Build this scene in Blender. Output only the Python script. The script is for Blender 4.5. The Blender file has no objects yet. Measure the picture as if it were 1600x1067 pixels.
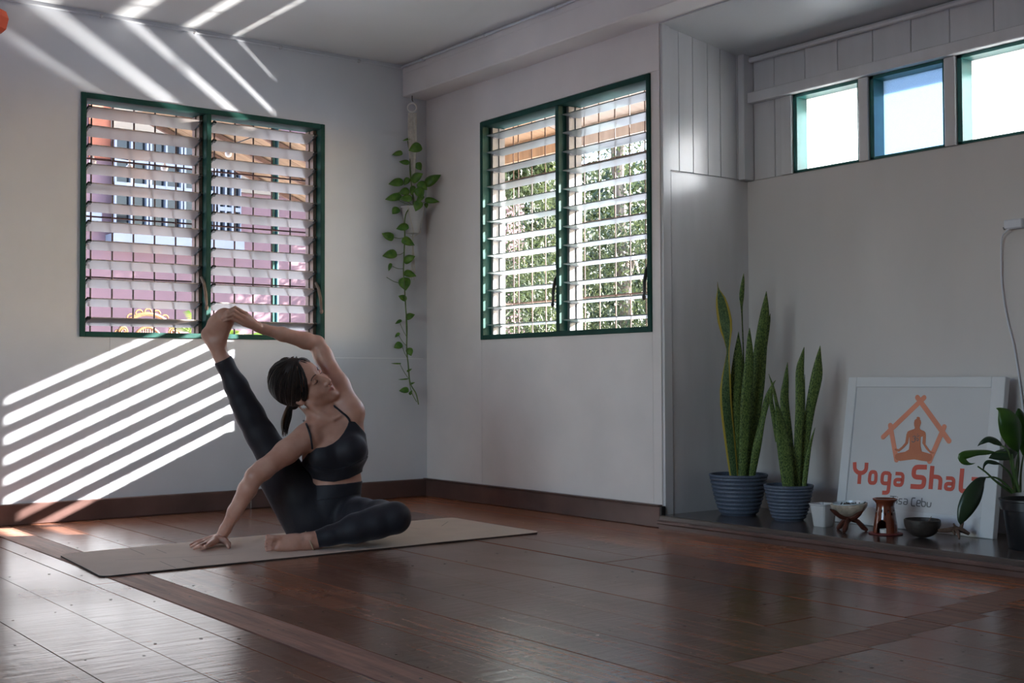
import bpy, bmesh, math, random
import numpy as np
from mathutils import Vector, Matrix
R = math.radians
scn = bpy.context.scene
COL = scn.collection
rng = random.Random(7)

# ---------------------------------------------------------------- camera
FPX = 1915.43
CAMPOS = np.array([-3.6474, -5.6392, 0.635])
YAW, PITCH, ROLL = R(36.8636), R(1.7271), R(-0.2227)
_f = np.array([math.sin(YAW)*math.cos(PITCH), math.cos(YAW)*math.cos(PITCH), math.sin(PITCH)])
_r = np.array([math.cos(YAW), -math.sin(YAW), 0.0]); _u = np.cross(_r, _f)
CR = math.cos(ROLL)*_r + math.sin(ROLL)*_u
CU = -math.sin(ROLL)*_r + math.cos(ROLL)*_u
CF = _f
cd = bpy.data.cameras.new('camera'); cam = bpy.data.objects.new('camera', cd); COL.objects.link(cam)
cd.sensor_width = 36.0; cd.lens = FPX/1600*36.0; cd.clip_start = 0.05; cd.clip_end = 300
mw = Matrix.Identity(4)
for i in range(3):
    mw[i][0] = CR[i]; mw[i][1] = CU[i]; mw[i][2] = -CF[i]; mw[i][3] = CAMPOS[i]
cam.matrix_world = mw
scn.camera = cam

def ray(px, py): return (px-800)/FPX*CR - (py-533.5)/FPX*CU + CF
def at(px, py, dep): return CAMPOS + ray(px, py)*dep          # a surveyed point at a real distance
def on_x(px, py, x): d = ray(px, py); return CAMPOS + d*((x-CAMPOS[0])/d[0])
def on_y(px, py, y): d = ray(px, py); return CAMPOS + d*((y-CAMPOS[1])/d[1])
def on_z(px, py, z): d = ray(px, py); return CAMPOS + d*((z-CAMPOS[2])/d[2])

# ---------------------------------------------------------------- light
SUN_DIR = Vector((2.08, -1.0, 0.945)).normalized()           # towards the sun
scn.view_settings.view_transform = 'Standard'
scn.view_settings.look = 'None'
scn.view_settings.gamma = 1.0
scn.view_settings.use_curve_mapping = False
scn.view_settings.exposure = 1.13
world = bpy.data.worlds.new('world'); scn.world = world; world.use_nodes = True
nt = world.node_tree; nt.nodes.clear()
wo = nt.nodes.new('ShaderNodeOutputWorld'); bg = nt.nodes.new('ShaderNodeBackground')
sky = nt.nodes.new('ShaderNodeTexSky'); sky.sky_type = 'NISHITA'; sky.sun_disc = False
sky.sun_elevation = math.asin(SUN_DIR.z); sky.sun_rotation = math.atan2(SUN_DIR.x, SUN_DIR.y)
sky.air_density = 1.2; sky.dust_density = 1.2; sky.ozone_density = 1.5
bg.inputs['Strength'].default_value = 0.62
hz_ = nt.nodes.new('ShaderNodeMix'); hz_.data_type = 'RGBA'; hz_.blend_type = 'MULTIPLY'; hz_.inputs[0].default_value = 1; hz_.inputs[7].default_value = (0.95, 0.98, 1.10, 1)
nt.links.new(sky.outputs[0], hz_.inputs[6]); nt.links.new(hz_.outputs[2], bg.inputs[0]); nt.links.new(bg.outputs[0], wo.inputs[0])
sd = bpy.data.lights.new('sun', 'SUN'); sd.energy = 25.5; sd.angle = R(0.45); sd.color = (1.0, 0.975, 0.955)
so = bpy.data.objects.new('sun', sd); COL.objects.link(so)
so.rotation_euler = SUN_DIR.to_track_quat('Z', 'Y').to_euler()
so.location = (6, -3, 5)
# added spot lamp standing in for sunlight reflected up through the second window
gd = bpy.data.lights.new('reflected_sun_standin', 'SPOT'); gd.energy = 620; gd.shadow_soft_size = 0.012
gd.spot_size = R(19.5); gd.spot_blend = 0.3; gd.color = (1.0, 0.97, 0.93)
go = bpy.data.objects.new('reflected_sun_standin', gd); COL.objects.link(go)
go.location = (1.05, -1.19, 0.43)
go.rotation_euler = Vector((2.40, -0.90, -1.82)).to_track_quat('Z', 'Y').to_euler()

def portal(name, loc, rot, sx, sy):
    l = bpy.data.lights.new(name, 'AREA'); l.shape = 'RECTANGLE'; l.size = sx; l.size_y = sy
    l.cycles.is_portal = True
    o = bpy.data.objects.new(name, l); COL.objects.link(o); o.location = loc; o.rotation_euler = rot
    return o
cy = scn.cycles
cy.max_bounces = 10; cy.diffuse_bounces = 6; cy.glossy_bounces = 4; cy.transmission_bounces = 6; cy.transparent_max_bounces = 8
cy.caustics_reflective = False; cy.caustics_refractive = False
cy.sample_clamp_indirect = 6.0

# ---------------------------------------------------------------- helpers
def tag(o, label=None, cat=None, group=None, kind=None):
    if label: o['label'] = label
    if cat: o['category'] = cat
    if group: o['group'] = group
    if kind: o['kind'] = kind
    return o
def empty(name, loc=(0, 0, 0), rz=0.0, label=None, cat=None, group=None, kind=None, parent=None):
    o = bpy.data.objects.new(name, None); COL.objects.link(o)
    o.empty_display_size = 0.05
    o.location = loc; o.rotation_euler = (0, 0, rz)
    if parent: o.parent = parent
    return tag(o, label, cat, group, kind)

class MB:
    """collects vertices and faces of one mesh"""
    def __init__(s): s.v = []; s.f = []; s.m = []; s.mi = 0
    def add(s, vs, fs):
        n = len(s.v); s.v += [tuple(map(float, v)) for v in vs]
        for f in fs: s.f.append(tuple(i+n for i in f)); s.m.append(s.mi)
        return s
    def box(s, a, b):
        x0, y0, z0 = a; x1, y1, z1 = b
        return s.add([(x0,y0,z0),(x1,y0,z0),(x1,y1,z0),(x0,y1,z0),(x0,y0,z1),(x1,y0,z1),(x1,y1,z1),(x0,y1,z1)],
                     [(0,3,2,1),(4,5,6,7),(0,1,5,4),(1,2,6,5),(2,3,7,6),(3,0,4,7)])
    def cbox(s, a, b, c=0.003):
        """box with chamfered long edges (24 verts)"""
        bm = bmesh.new(); bmesh.ops.create_cube(bm, size=1)
        for v in bm.verts:
            v.co = Vector([(a[i]+b[i])/2 + v.co[i]*(b[i]-a[i]) for i in range(3)])
        bmesh.ops.bevel(bm, geom=bm.edges[:], offset=c, segments=1, affect='EDGES')
        bm.verts.index_update()
        s.add([v.co[:] for v in bm.verts], [[v.index for v in f.verts] for f in bm.faces]); bm.free(); return s
    def tube(s, pts, rad, n=8, cap=True, closed=False):
        pts = [Vector(p) for p in pts]; m = len(pts)
        rads = rad if hasattr(rad, '__len__') else [rad]*m
        vs = []; prev = None
        for i, p in enumerate(pts):
            if closed: t = pts[(i+1) % m]-pts[i-1]
            else: t = pts[min(i+1, m-1)]-pts[max(i-1, 0)]
            if t.length < 1e-9: t = Vector((0, 0, 1))
            t.normalize()
            if prev is None:
                a = t.orthogonal().normalized()
            else:
                a = prev - t*prev.dot(t)
                a = a.normalized() if a.length > 1e-6 else t.orthogonal().normalized()
            prev = a; b = t.cross(a)
            for k in range(n):
                an = 2*math.pi*k/n
                vs.append(p + (a*math.cos(an)+b*math.sin(an))*rads[i])
        fs = []
        for i in range(m if closed else m-1):
            j = (i+1) % m
            for k in range(n):
                fs.append((i*n+k, i*n+(k+1) % n, j*n+(k+1) % n, j*n+k))
        if cap and not closed:
            fs.append(tuple(range(n-1, -1, -1))); fs.append(tuple((m-1)*n+k for k in range(n)))
        return s.add(vs, fs)
    def lathe(s, prof, n=40, c=(0, 0, 0), cap_b=True, cap_t=False, sq=0.0):
        """profile [(r,z)...] round the z axis; sq rounds towards a square"""
        vs = []
        for r, z in prof:
            for k in range(n):
                an = 2*math.pi*(k+.5)/n; ca, sa = math.cos(an), math.sin(an)
                q = 1.0
                if sq: q = (1-sq) + sq/max(abs(ca), abs(sa))*0.93
                vs.append((c[0]+r*ca*q, c[1]+r*sa*q, c[2]+z))
        fs = []
        for i in range(len(prof)-1):
            for k in range(n):
                fs.append((i*n+k, i*n+(k+1) % n, (i+1)*n+(k+1) % n, (i+1)*n+k))
        if cap_b: fs.append(tuple(range(n-1, -1, -1)))
        if cap_t: fs.append(tuple((len(prof)-1)*n+k for k in range(n)))
        return s.add(vs, fs)
    def prism(s, poly, h0, h1, ax=2):
        """extrude a 2-D polygon along axis ax"""
        def P(u, v, w):
            return (u, v, w) if ax == 2 else ((u, w, v) if ax == 1 else (w, u, v))
        n = len(poly)
        vs = [P(u, v, h0) for u, v in poly]+[P(u, v, h1) for u, v in poly]
        fs = [tuple(range(n-1, -1, -1)), tuple(range(n, 2*n))]
        fs += [(i, (i+1) % n, n+(i+1) % n, n+i) for i in range(n)]
        return s.add(vs, fs)
    def sphere(s, c, r, nu=16, nv=10, M=None):
        rr = r if hasattr(r, '__len__') else (r, r, r)
        vs = [(0, 0, 1)]
        for i in range(1, nv):
            th = math.pi*i/nv
            for k in range(nu):
                an = 2*math.pi*k/nu; vs.append((math.sin(th)*math.cos(an), math.sin(th)*math.sin(an), math.cos(th)))
        vs.append((0, 0, -1))
        out = []
        for v in vs:
            q = Vector((v[0]*rr[0], v[1]*rr[1], v[2]*rr[2]))
            if M: q = M @ q
            out.append(q+Vector(c))
        fs = [(0, 1+k, 1+(k+1) % nu) for k in range(nu)]
        for i in range(nv-2):
            for k in range(nu):
                fs.append((1+i*nu+k, 1+(i+1)*nu+k, 1+(i+1)*nu+(k+1) % nu, 1+i*nu+(k+1) % nu))
        L = len(vs)-1; b = 1+(nv-2)*nu
        fs += [(b+(k+1) % nu, b+k, L) for k in range(nu)]
        return s.add(out, fs)
    def mesh(s, name, mats, smooth=False):
        me = bpy.data.meshes.new(name); me.from_pydata(s.v, [], s.f)
        for m in (mats if isinstance(mats, (list, tuple)) else [mats]): me.materials.append(m)
        if any(s.m): me.polygons.foreach_set('material_index', s.m)
        bm = bmesh.new(); bm.from_mesh(me); bmesh.ops.recalc_face_normals(bm, faces=bm.faces[:]); bm.to_mesh(me); bm.free()
        if smooth:
            me.polygons.foreach_set('use_smooth', [True]*len(me.polygons))
            if smooth != 'all': me.set_sharp_from_angle(angle=R(38))
        me.update(); return me
    def build(s, name, mats, parent=None, smooth=False, loc=None, **kw):
        o = bpy.data.objects.new(name, s.mesh(name, mats, smooth)); COL.objects.link(o)
        if parent: o.parent = parent
        if loc is not None: o.location = loc
        return tag(o, **kw)
def inst(name, me, parent=None, loc=(0, 0, 0), rot=(0, 0, 0)):
    o = bpy.data.objects.new(name, me); COL.objects.link(o)
    if parent: o.parent = parent
    o.location = loc; o.rotation_euler = rot
    return o
def copy_tree(o, parent=None):
    c = o.copy(); COL.objects.link(c)
    if parent: c.parent = parent
    for ch in list(o.children): copy_tree(ch, c)
    return c

# ---------------------------------------------------------------- materials
def mat(name, col, rough=0.5, var=0.0, vscale=6.0, bump=0.0, bscale=40.0, metal=0.0, spec=0.5, coat=0.0, coat_r=0.15,
        stretch=(1, 1, 1), col2=None, trans=0.0, rand=0.0, rvar=0.0, detail=5.0):
    m = bpy.data.materials.new(name); m.use_nodes = True
    n = m.node_tree.nodes; l = m.node_tree.links; b = n['Principled BSDF']
    b.inputs['Base Color'].default_value = (*col, 1); b.inputs['Roughness'].default_value = rough
    b.inputs['Metallic'].default_value = metal; b.inputs['Specular IOR Level'].default_value = spec
    b.inputs['Coat Weight'].default_value = coat; b.inputs['Coat Roughness'].default_value = coat_r
    if var or bump or rand or rvar:
        tc = n.new('ShaderNodeTexCoord'); mp = n.new('ShaderNodeMapping'); mp.inputs['Scale'].default_value = stretch
        oi = n.new('ShaderNodeObjectInfo'); ad = n.new('ShaderNodeVectorMath'); ad.operation = 'ADD'
        sc = n.new('ShaderNodeMath'); sc.operation = 'MULTIPLY'; sc.inputs[1].default_value = 37.0 if rand else 0.0
        l.new(oi.outputs['Random'], sc.inputs[0]); l.new(tc.outputs['Object'], ad.inputs[0]); l.new(sc.outputs[0], ad.inputs[1])
        l.new(ad.outputs[0], mp.inputs[0])
        nz = n.new('ShaderNodeTexNoise'); nz.inputs['Scale'].default_value = vscale; nz.inputs['Detail'].default_value = detail
        l.new(mp.outputs[0], nz.inputs['Vector'])
        if var:
            c2 = col2 or tuple(min(1, c*(1+var)) for c in col); c1 = col if col2 else tuple(c*(1-var) for c in col)
            mx = n.new('ShaderNodeValToRGB'); mx.color_ramp.elements[0].position = 0.3; mx.color_ramp.elements[1].position = 0.7
            mx.color_ramp.elements[0].color = (*c1, 1); mx.color_ramp.elements[1].color = (*c2, 1)
            l.new(nz.outputs[0], mx.inputs[0]); src = mx.outputs[0]
            if rand:
                hv = n.new('ShaderNodeHueSaturation'); mr = n.new('ShaderNodeMapRange')
                mr.inputs['To Min'].default_value = 1-rand; mr.inputs['To Max'].default_value = 1+rand
                l.new(oi.outputs['Random'], mr.inputs[0]); l.new(mr.outputs[0], hv.inputs['Value']); l.new(src, hv.inputs['Color'])
                src = hv.outputs[0]
            l.new(src, b.inputs['Base Color'])
        if rvar:
            mr2 = n.new('ShaderNodeMapRange'); mr2.inputs['To Min'].default_value = max(0.02, rough-rvar); mr2.inputs['To Max'].default_value = rough+rvar
            l.new(nz.outputs[0], mr2.inputs[0]); l.new(mr2.outputs[0], b.inputs['Roughness'])
        if bump:
            nb = n.new('ShaderNodeTexNoise'); nb.inputs['Scale'].default_value = bscale; nb.inputs['Detail'].default_value = 4
            l.new(mp.outputs[0], nb.inputs['Vector'])
            bp = n.new('ShaderNodeBump'); bp.inputs['Strength'].default_value = bump; bp.inputs['Distance'].default_value = 0.004
            l.new(nb.outputs[0], bp.inputs['Height']); l.new(bp.outputs[0], b.inputs['Normal'])
            if coat: l.new(bp.outputs[0], b.inputs['Coat Normal'])
    return m

M = {}
M['wall_a'] = mat('cool_white_paint', (0.66, 0.675, 0.71), 0.34, var=0.05, vscale=3.0, bump=0.12, bscale=18, spec=0.45)
M['wall_b'] = mat('warm_white_paint', (0.755, 0.715, 0.705), 0.42, var=0.06, vscale=3.0, bump=0.10, bscale=22, spec=0.4)
M['wall_c'] = mat('glossy_white_paint', (0.65, 0.615, 0.61), 0.30, var=0.06, vscale=2.5, bump=0.12, bscale=10, stretch=(1, 1, .35), spec=0.5)
M['board'] = mat('white_board_paint', (0.64, 0.635, 0.655), 0.24, coat=.6, coat_r=.2, var=0.05, vscale=5, bump=0.10, bscale=14, stretch=(2.5, 2.5, .4), spec=0.5, rand=0.05)
M['signf0'] = mat('white_joint_filler', (0.85, 0.86, 0.88), .4)
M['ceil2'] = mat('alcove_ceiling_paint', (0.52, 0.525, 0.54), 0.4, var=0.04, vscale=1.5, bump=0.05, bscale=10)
M['ceil'] = mat('ceiling_paint', (0.80, 0.80, 0.80), 0.42, var=0.04, vscale=1.5, bump=0.05, bscale=10)
M['green'] = mat('dark_green_paint', (0.010, 0.060, 0.048), 0.6, var=0.25, vscale=12, bump=0.1, bscale=60, spec=.22)
M['teal'] = mat('teal_paint', (0.02, 0.13, 0.12), 0.4, var=0.2, vscale=12)
M['baseb'] = mat('brown_baseboard_paint', (0.11, 0.062, 0.053), 0.30, var=0.25, vscale=6, bump=0.12, bscale=30, stretch=(1, 1, 1), coat=.15)
M['alu'] = mat('dull_aluminium', (0.22, 0.22, 0.225), 0.5, metal=0.2, var=0.15, vscale=20)
M['alub'] = mat('weathered_channel', (0.20, 0.15, 0.12), 0.5, metal=0.3, var=0.3, vscale=20)
M['clip'] = mat('blackened_clip', (0.035, 0.033, 0.03), 0.4, metal=0.4, var=0.3, vscale=60)
M['bar'] = mat('rust_red_iron', (0.075, 0.022, 0.016), 0.55, var=0.4, vscale=25, bump=.3, bscale=150)
M['bar2'] = mat('rusty_brown_iron', (0.16, 0.085, 0.06), 0.6, var=0.35, vscale=25, bump=.3, bscale=150)
M['black'] = mat('dark_plastic', (0.015, 0.014, 0.014), 0.45)

def floor_wood():
    m = bpy.data.materials.new('varnished_plank'); m.use_nodes = True
    n = m.node_tree.nodes; l = m.node_tree.links; b = n['Principled BSDF']
    tc = n.new('ShaderNodeTexCoord'); oi = n.new('ShaderNodeObjectInfo')
    ml = n.new('ShaderNodeMath'); ml.operation = 'MULTIPLY'; ml.inputs[1].default_value = 53
    l.new(oi.outputs['Random'], ml.inputs[0])
    ad = n.new('ShaderNodeVectorMath'); ad.operation = 'ADD'; l.new(tc.outputs['Object'], ad.inputs[0]); l.new(ml.outputs[0], ad.inputs[1])
    mp = n.new('ShaderNodeMapping'); mp.inputs['Scale'].default_value = (14, 0.9, 14); l.new(ad.outputs[0], mp.inputs[0])
    g = n.new('ShaderNodeTexNoise'); g.inputs['Scale'].default_value = 3; g.inputs['Detail'].default_value = 8; g.inputs['Roughness'].default_value = .65; g.inputs['Distortion'].default_value = .6
    l.new(mp.outputs[0], g.inputs['Vector'])
    cr = n.new('ShaderNodeValToRGB'); e = cr.color_ramp.elements
    e[0].position = .28; e[0].color = (0.085, 0.034, 0.023, 1); e[1].position = .78; e[1].color = (0.33, 0.148, 0.084, 1)
    x = cr.color_ramp.elements.new(.52); x.color = (0.20, 0.084, 0.049, 1)
    l.new(g.outputs[0], cr.inputs[0])
    at_ = n.new('ShaderNodeAttribute'); at_.attribute_type = 'OBJECT'; at_.attribute_name = 'tone'
    mul = n.new('ShaderNodeMix'); mul.data_type = 'RGBA'; mul.blend_type = 'MULTIPLY'; mul.inputs[0].default_value = 1
    l.new(cr.outputs[0], mul.inputs[6]); l.new(at_.outputs['Color'], mul.inputs[7])
    # worn, dull patches
    wn = n.new('ShaderNodeTexNoise'); wn.inputs['Scale'].default_value = 1.3; wn.inputs['Detail'].default_value = 6; l.new(tc.outputs['Object'], wn.inputs['Vector'])
    mr = n.new('ShaderNodeMapRange'); mr.inputs['From Min'].default_value = .35; mr.inputs['From Max'].default_value = .7
    mr.inputs['To Min'].default_value = .17; mr.inputs['To Max'].default_value = .30
    l.new(wn.outputs[0], mr.inputs[0])
    ro = n.new('ShaderNodeAttribute'); ro.attribute_type = 'OBJECT'; ro.attribute_name = 'dull'
    ra = n.new('ShaderNodeMath'); ra.operation = 'ADD'; l.new(mr.outputs[0], ra.inputs[0]); l.new(ro.outputs['Fac'], ra.inputs[1])
    l.new(ra.outputs[0], b.inputs['Roughness'])
    l.new(mul.outputs[2], b.inputs['Base Color'])
    b.inputs['IOR'].default_value = 1.46; b.inputs['Coat Weight'].default_value = .16; b.inputs['Coat IOR'].default_value = 1.5; b.inputs['Coat Roughness'].default_value = .17; l.new(ra.outputs[0], b.inputs['Coat Roughness'])
    # brush ripples of the varnish across the grain
    mp2 = n.new('ShaderNodeMapping'); mp2.inputs['Scale'].default_value = (3, 18, 3); mp2.inputs['Rotation'].default_value = (0, 0, R(12)); l.new(ad.outputs[0], mp2.inputs[0])
    b1 = n.new('ShaderNodeTexNoise'); b1.inputs['Scale'].default_value = 2.2; b1.inputs['Detail'].default_value = 3; l.new(mp2.outputs[0], b1.inputs['Vector'])
    mx = n.new('ShaderNodeMath'); mx.operation = 'MULTIPLY_ADD'; mx.inputs[1].default_value = .35; l.new(g.outputs[0], mx.inputs[0]); l.new(b1.outputs[0], mx.inputs[2])
    bp = n.new('ShaderNodeBump'); bp.inputs['Strength'].default_value = .22; bp.inputs['Distance'].default_value = .006
    l.new(mx.outputs[0], bp.inputs['Height']); l.new(bp.outputs[0], b.inputs['Normal'])
    return m
M['plank'] = floor_wood()
M['platform'] = mat('dark_brown_varnish', (0.085, 0.064, 0.058), 0.24, var=0.3, vscale=5, bump=.06, bscale=20, stretch=(6, .6, 6), coat=.3)

def glass_blade(name, tc_, dc_):
    m = bpy.data.materials.new(name); m.use_nodes = True
    n = m.node_tree.nodes; l = m.node_tree.links; n.remove(n['Principled BSDF']); out = n['Material Output']
    tr = n.new('ShaderNodeBsdfTranslucent'); tr.inputs[0].default_value = (*tc_, 1)
    df = n.new('ShaderNodeBsdfDiffuse'); df.inputs[0].default_value = (*dc_, 1)
    mx = n.new('ShaderNodeMixShader'); mx.inputs[0].default_value = .45; l.new(tr.outputs[0], mx.inputs[1]); l.new(df.outputs[0], mx.inputs[2])
    gl = n.new('ShaderNodeBsdfGlossy'); gl.inputs['Roughness'].default_value = .22
    fr = n.new('ShaderNodeFresnel'); fr.inputs[0].default_value = 1.45
    m2 = n.new('ShaderNodeMixShader'); l.new(fr.outputs[0], m2.inputs[0]); l.new(mx.outputs[0], m2.inputs[1]); l.new(gl.outputs[0], m2.inputs[2])
    l.new(m2.outputs[0], out.inputs[0]); return m
M['blade_a'] = glass_blade('frosted_louvre_glass', (0.72, 0.64, 0.60), (0.74, 0.65, 0.61)); M['blade_b'] = glass_blade('frosted_green_edge_glass', (0.40, 0.485, 0.47), (0.42, 0.455, 0.445))
def pattern_glass(name, col, tcol, scale=150, rough=.3):
    m = bpy.data.materials.new(name); m.use_nodes = True
    n = m.node_tree.nodes; l = m.node_tree.links; b = n['Principled BSDF']; out = n['Material Output']
    b.inputs['Base Color'].default_value = (*col, 1); b.inputs['Transmission Weight'].default_value = 1; b.inputs['Roughness'].default_value = rough; b.inputs['IOR'].default_value = 1.18
    tc = n.new('ShaderNodeTexCoord'); mp = n.new('ShaderNodeMapping'); mp.inputs['Rotation'].default_value = (R(45), 0, 0); l.new(tc.outputs['Object'], mp.inputs[0])
    v = n.new('ShaderNodeTexVoronoi'); v.inputs['Scale'].default_value = scale; v.inputs['Randomness'].default_value = .35; l.new(mp.outputs[0], v.inputs['Vector'])
    bp = n.new('ShaderNodeBump'); bp.inputs['Strength'].default_value = 1.0; bp.inputs['Distance'].default_value = .004; l.new(v.outputs['Distance'], bp.inputs['Height']); l.new(bp.outputs[0], b.inputs['Normal'])
    t = n.new('ShaderNodeBsdfTranslucent'); t.inputs[0].default_value = (*tcol, 1)
    pr_ = n.new('ShaderNodeMapRange'); pr_.inputs['From Max'].default_value = .6; pr_.inputs['To Min'].default_value = .62; pr_.inputs['To Max'].default_value = 1.05; l.new(v.outputs['Distance'], pr_.inputs[0])
    pm_ = n.new('ShaderNodeMix'); pm_.data_type = 'RGBA'; pm_.blend_type = 'MULTIPLY'; pm_.inputs[0].default_value = 1; pm_.inputs[6].default_value = (*tcol, 1); l.new(pr_.outputs[0], pm_.inputs[7]); l.new(pm_.outputs[2], t.inputs[0])
    mx = n.new('ShaderNodeMixShader'); mx.inputs[0].default_value = .8; l.new(b.outputs[0], mx.inputs[1]); l.new(t.outputs[0], mx.inputs[2]); l.new(mx.outputs[0], out.inputs[0])
    return m
M['pg_white'] = pattern_glass('patterned_clear_glass', (0.42, 0.50, 0.60), (0.80, 0.82, 0.83), 120)
M['pg_blue'] = pattern_glass('patterned_blue_glass', (0.12, 0.28, 0.85), (0.25, 0.33, 0.40), 220)

# ---------------------------------------------------------------- the room
WZ0, WZ1 = 0.833, 1.953          # louvre windows
AX0, AX1 = -1.880, -0.632
BY0, BY1 = -0.520, -1.787
RX, RY = -5.6, -7.8              # far corner of the room, behind the camera
CEIL = 2.335
SW = -1.841                      # alcove side wall
CX = 0.541                       # alcove back wall

def struct(name, kind='structure', loc=(0, 0, 0), rz=0): return empty(name, loc, rz, kind=kind)

# floor: every plank a piece
fl = struct('floor')
sub = MB().box((RX-.3, RY-.3, -.12), (0.0, 0.02, -.026)).build('subfloor', M['black'], fl)
edges = [0.02, -.20, -.51, -.672, -.862, -1.048, -1.240, -1.434, -1.630, -1.818, -2.003, -2.185, -2.312, -2.395, -2.585, -2.780]
while edges[-1] > RX: edges.append(edges[-1]-.193)
tones = {1: (2.0, 1.6, 1.2), 0: (1.9, 1.5, 1.1), 2: (.9, .8, .8), 3: (1.0, .95, .9), 6: (1.1, 1.15, 1.2), 9: (1.35, 1.2, 1.05), 11: (1.7, 1.75, 1.95), 12: (1.0, .95, .95)}
cuts = {1: [-3.58, -3.70], 2: [-2.42, -3.62, -3.745], 3: [-2.43, -3.25, -3.65, -3.78], 4: [-3.3, -3.67, -3.79], 5: [-3.5, -3.69, -3.815], 6: [-3.71, -3.835], 7: [-3.73, -3.85], 8: [-1.1], 10: [-4.9], 11: [], 13: [-5.2]}
for i in range(len(edges)-1):
    x1, x0 = edges[i], edges[i+1]
    ys = [0.02]+cuts.get(i, [-(1.5+rng.random()*5)])+[RY-.2]
    for j in range(len(ys)-1):
        dz = rng.uniform(-.0005, .0004)
        b = MB(); gl = .0045 if i in (11, 3) else .0016; gr = .0045 if i in (12, 4) else .0016; b.box((x0+gl, ys[j+1]+.0014, -.026), (x1-gr, ys[j]-.0014, dz))
        o = b.build('plank', M['plank'], fl)
        t = tones.get(i, None)
        k = rng.uniform(.82, 1.22) if t is None else rng.uniform(.93, 1.05)
        t = t or (1, 1, 1)
        o['tone'] = (t[0]*k, t[1]*k, t[2]*k); strip = (i == 11 or (1 <= i <= 7 and -3.87 < (ys[j]+ys[j+1])/2 < -3.55 and ys[j]-ys[j+1] < .14)); o['dull'] = .32 if strip else 0.0
        if strip and i != 11: o['tone'] = (1.05, .97, .95)
# the dull strip where a partition once stood and one across it
for a, b_, nm in (((-2.395, RY), (-2.31, -.55), 'worn_strip'),):
    pass
nails = MB()
for x in edges[1:]:
    y = -.7-rng.random()*.3
    while y > -6.2:
        for dx in (.035, .15):
            xx = x+dx+rng.uniform(-.012, .012); yy = y+rng.uniform(-.03, .03)
            r_ = rng.uniform(.0028, .0048)
            vs = [(xx+r_*math.cos(a*math.pi/4), yy+r_*1.2*math.sin(a*math.pi/4), .0006) for a in range(8)]
            nails.add(vs, [tuple(range(8))])
        y -= .62
nails.build('nail_hole', M['black'], fl, kind='stuff')

# wall with the first louvre window
wl = struct('wall_left')
def wallA(mb, x0, x1, z0, z1, y0=.004, y1=.12): mb.box((x0, y0, z0), (x1, y1, z1))
b = MB()
wallA(b, RX, AX0, -.1, CEIL+.15); wallA(b, AX1, .12, -.1, CEIL+.15); wallA(b, AX0, AX1, -.1, WZ0); wallA(b, AX0, AX1, WZ1, CEIL+.15)
b.build('wall_core', M['wall_a'], wl)
def panels(parent, m, f, *groups):
    for g in groups:
        b = MB()
        for r in g: b.box(*f(*r))
        b.build('wall_panel', m, parent)
panels(wl, M['wall_a'], lambda x0, x1, z0, z1: ((x0, -.004, z0), (x1, .004, z1)),
       [(RX, AX0, 0, CEIL), (AX0, -1.7415, 0, WZ0), (AX0, AX1, WZ1, CEIL), (AX1, 0, .7465, CEIL)], [(-1.740, AX1, 0, WZ0), (AX1, 0, 0, .7445)])
MB().cbox((AX1+.01, -.0055, .7435), (-.03, -.003, .7475), .0005).build('joint_strip', M['signf0'], wl)

# wall with the second louvre window
wb = struct('wall_back')
b = MB()
for y0, y1, z0, z1 in ((BY0, 0.12, -.1, CEIL+.15), (SW, BY1, -.1, CEIL+.15), (BY1, BY0, -.1, WZ0), (BY1, BY0, WZ1, CEIL+.15)): b.box((.004, y0, z0), (.12, y1, z1))
b.build('wall_core', M['wall_b'], wb)
panels(wb, M['wall_b'], lambda y0, y1, z0, z1: ((-.004, y0, z0), (.004, y1, z1)),
       [(BY0, 0, 0, 2.165), (SW+.001, BY0, WZ1+.005, 2.165)], [(BY1, BY0-.0014, 0, WZ0)], [(SW+.001, BY1-.0012, 0, WZ1+.0038)])

# ceiling, boxed beam, alcove ceiling
c_ = struct('ceiling')
MB().box((RX-.1, RY-.1, CEIL), (.12, .12, CEIL+.1)).build('ceiling_sheet', M['ceil'], c_)
t = struct('trim_1')
b = MB(); b.cbox((-.158, RY, 2.162), (.004, -.004, CEIL), .004); b.build('boxed_beam', M['wall_b'], t)
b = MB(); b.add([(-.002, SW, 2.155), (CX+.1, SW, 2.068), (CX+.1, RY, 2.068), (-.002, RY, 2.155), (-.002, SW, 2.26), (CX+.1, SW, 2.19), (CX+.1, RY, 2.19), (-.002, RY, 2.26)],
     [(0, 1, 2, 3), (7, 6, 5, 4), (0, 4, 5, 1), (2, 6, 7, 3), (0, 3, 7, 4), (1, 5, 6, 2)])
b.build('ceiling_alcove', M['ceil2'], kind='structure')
# wiring battens along the ceiling edges
def batten(name, p, q, r_=.006, n=7):
    e = struct(name); p = Vector(p); q = Vector(q)
    MB().tube([p, q], r_, 8).build('conduit', M['wall_a'], e, smooth=True)
    for k in range(n):
        c = p.lerp(q, (k+.4)/n)
        MB().sphere(c, .010, 8, 6).build('saddle_clip', M['board'], e, smooth=True)
batten('trim_2', (RX, -.012, CEIL-.020), (-.16, -.012, CEIL-.020), .005, 12)
batten('trim_3', (-.168, -.01, CEIL-.016), (-.168, RY, CEIL-.016), .006, 14)
t = struct('trim_4'); MB().cbox((-.160, RY, CEIL-.05), (-.1585, -.01, CEIL-.046), .0005).build('cover_strip', M['wall_b'], t)

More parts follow.
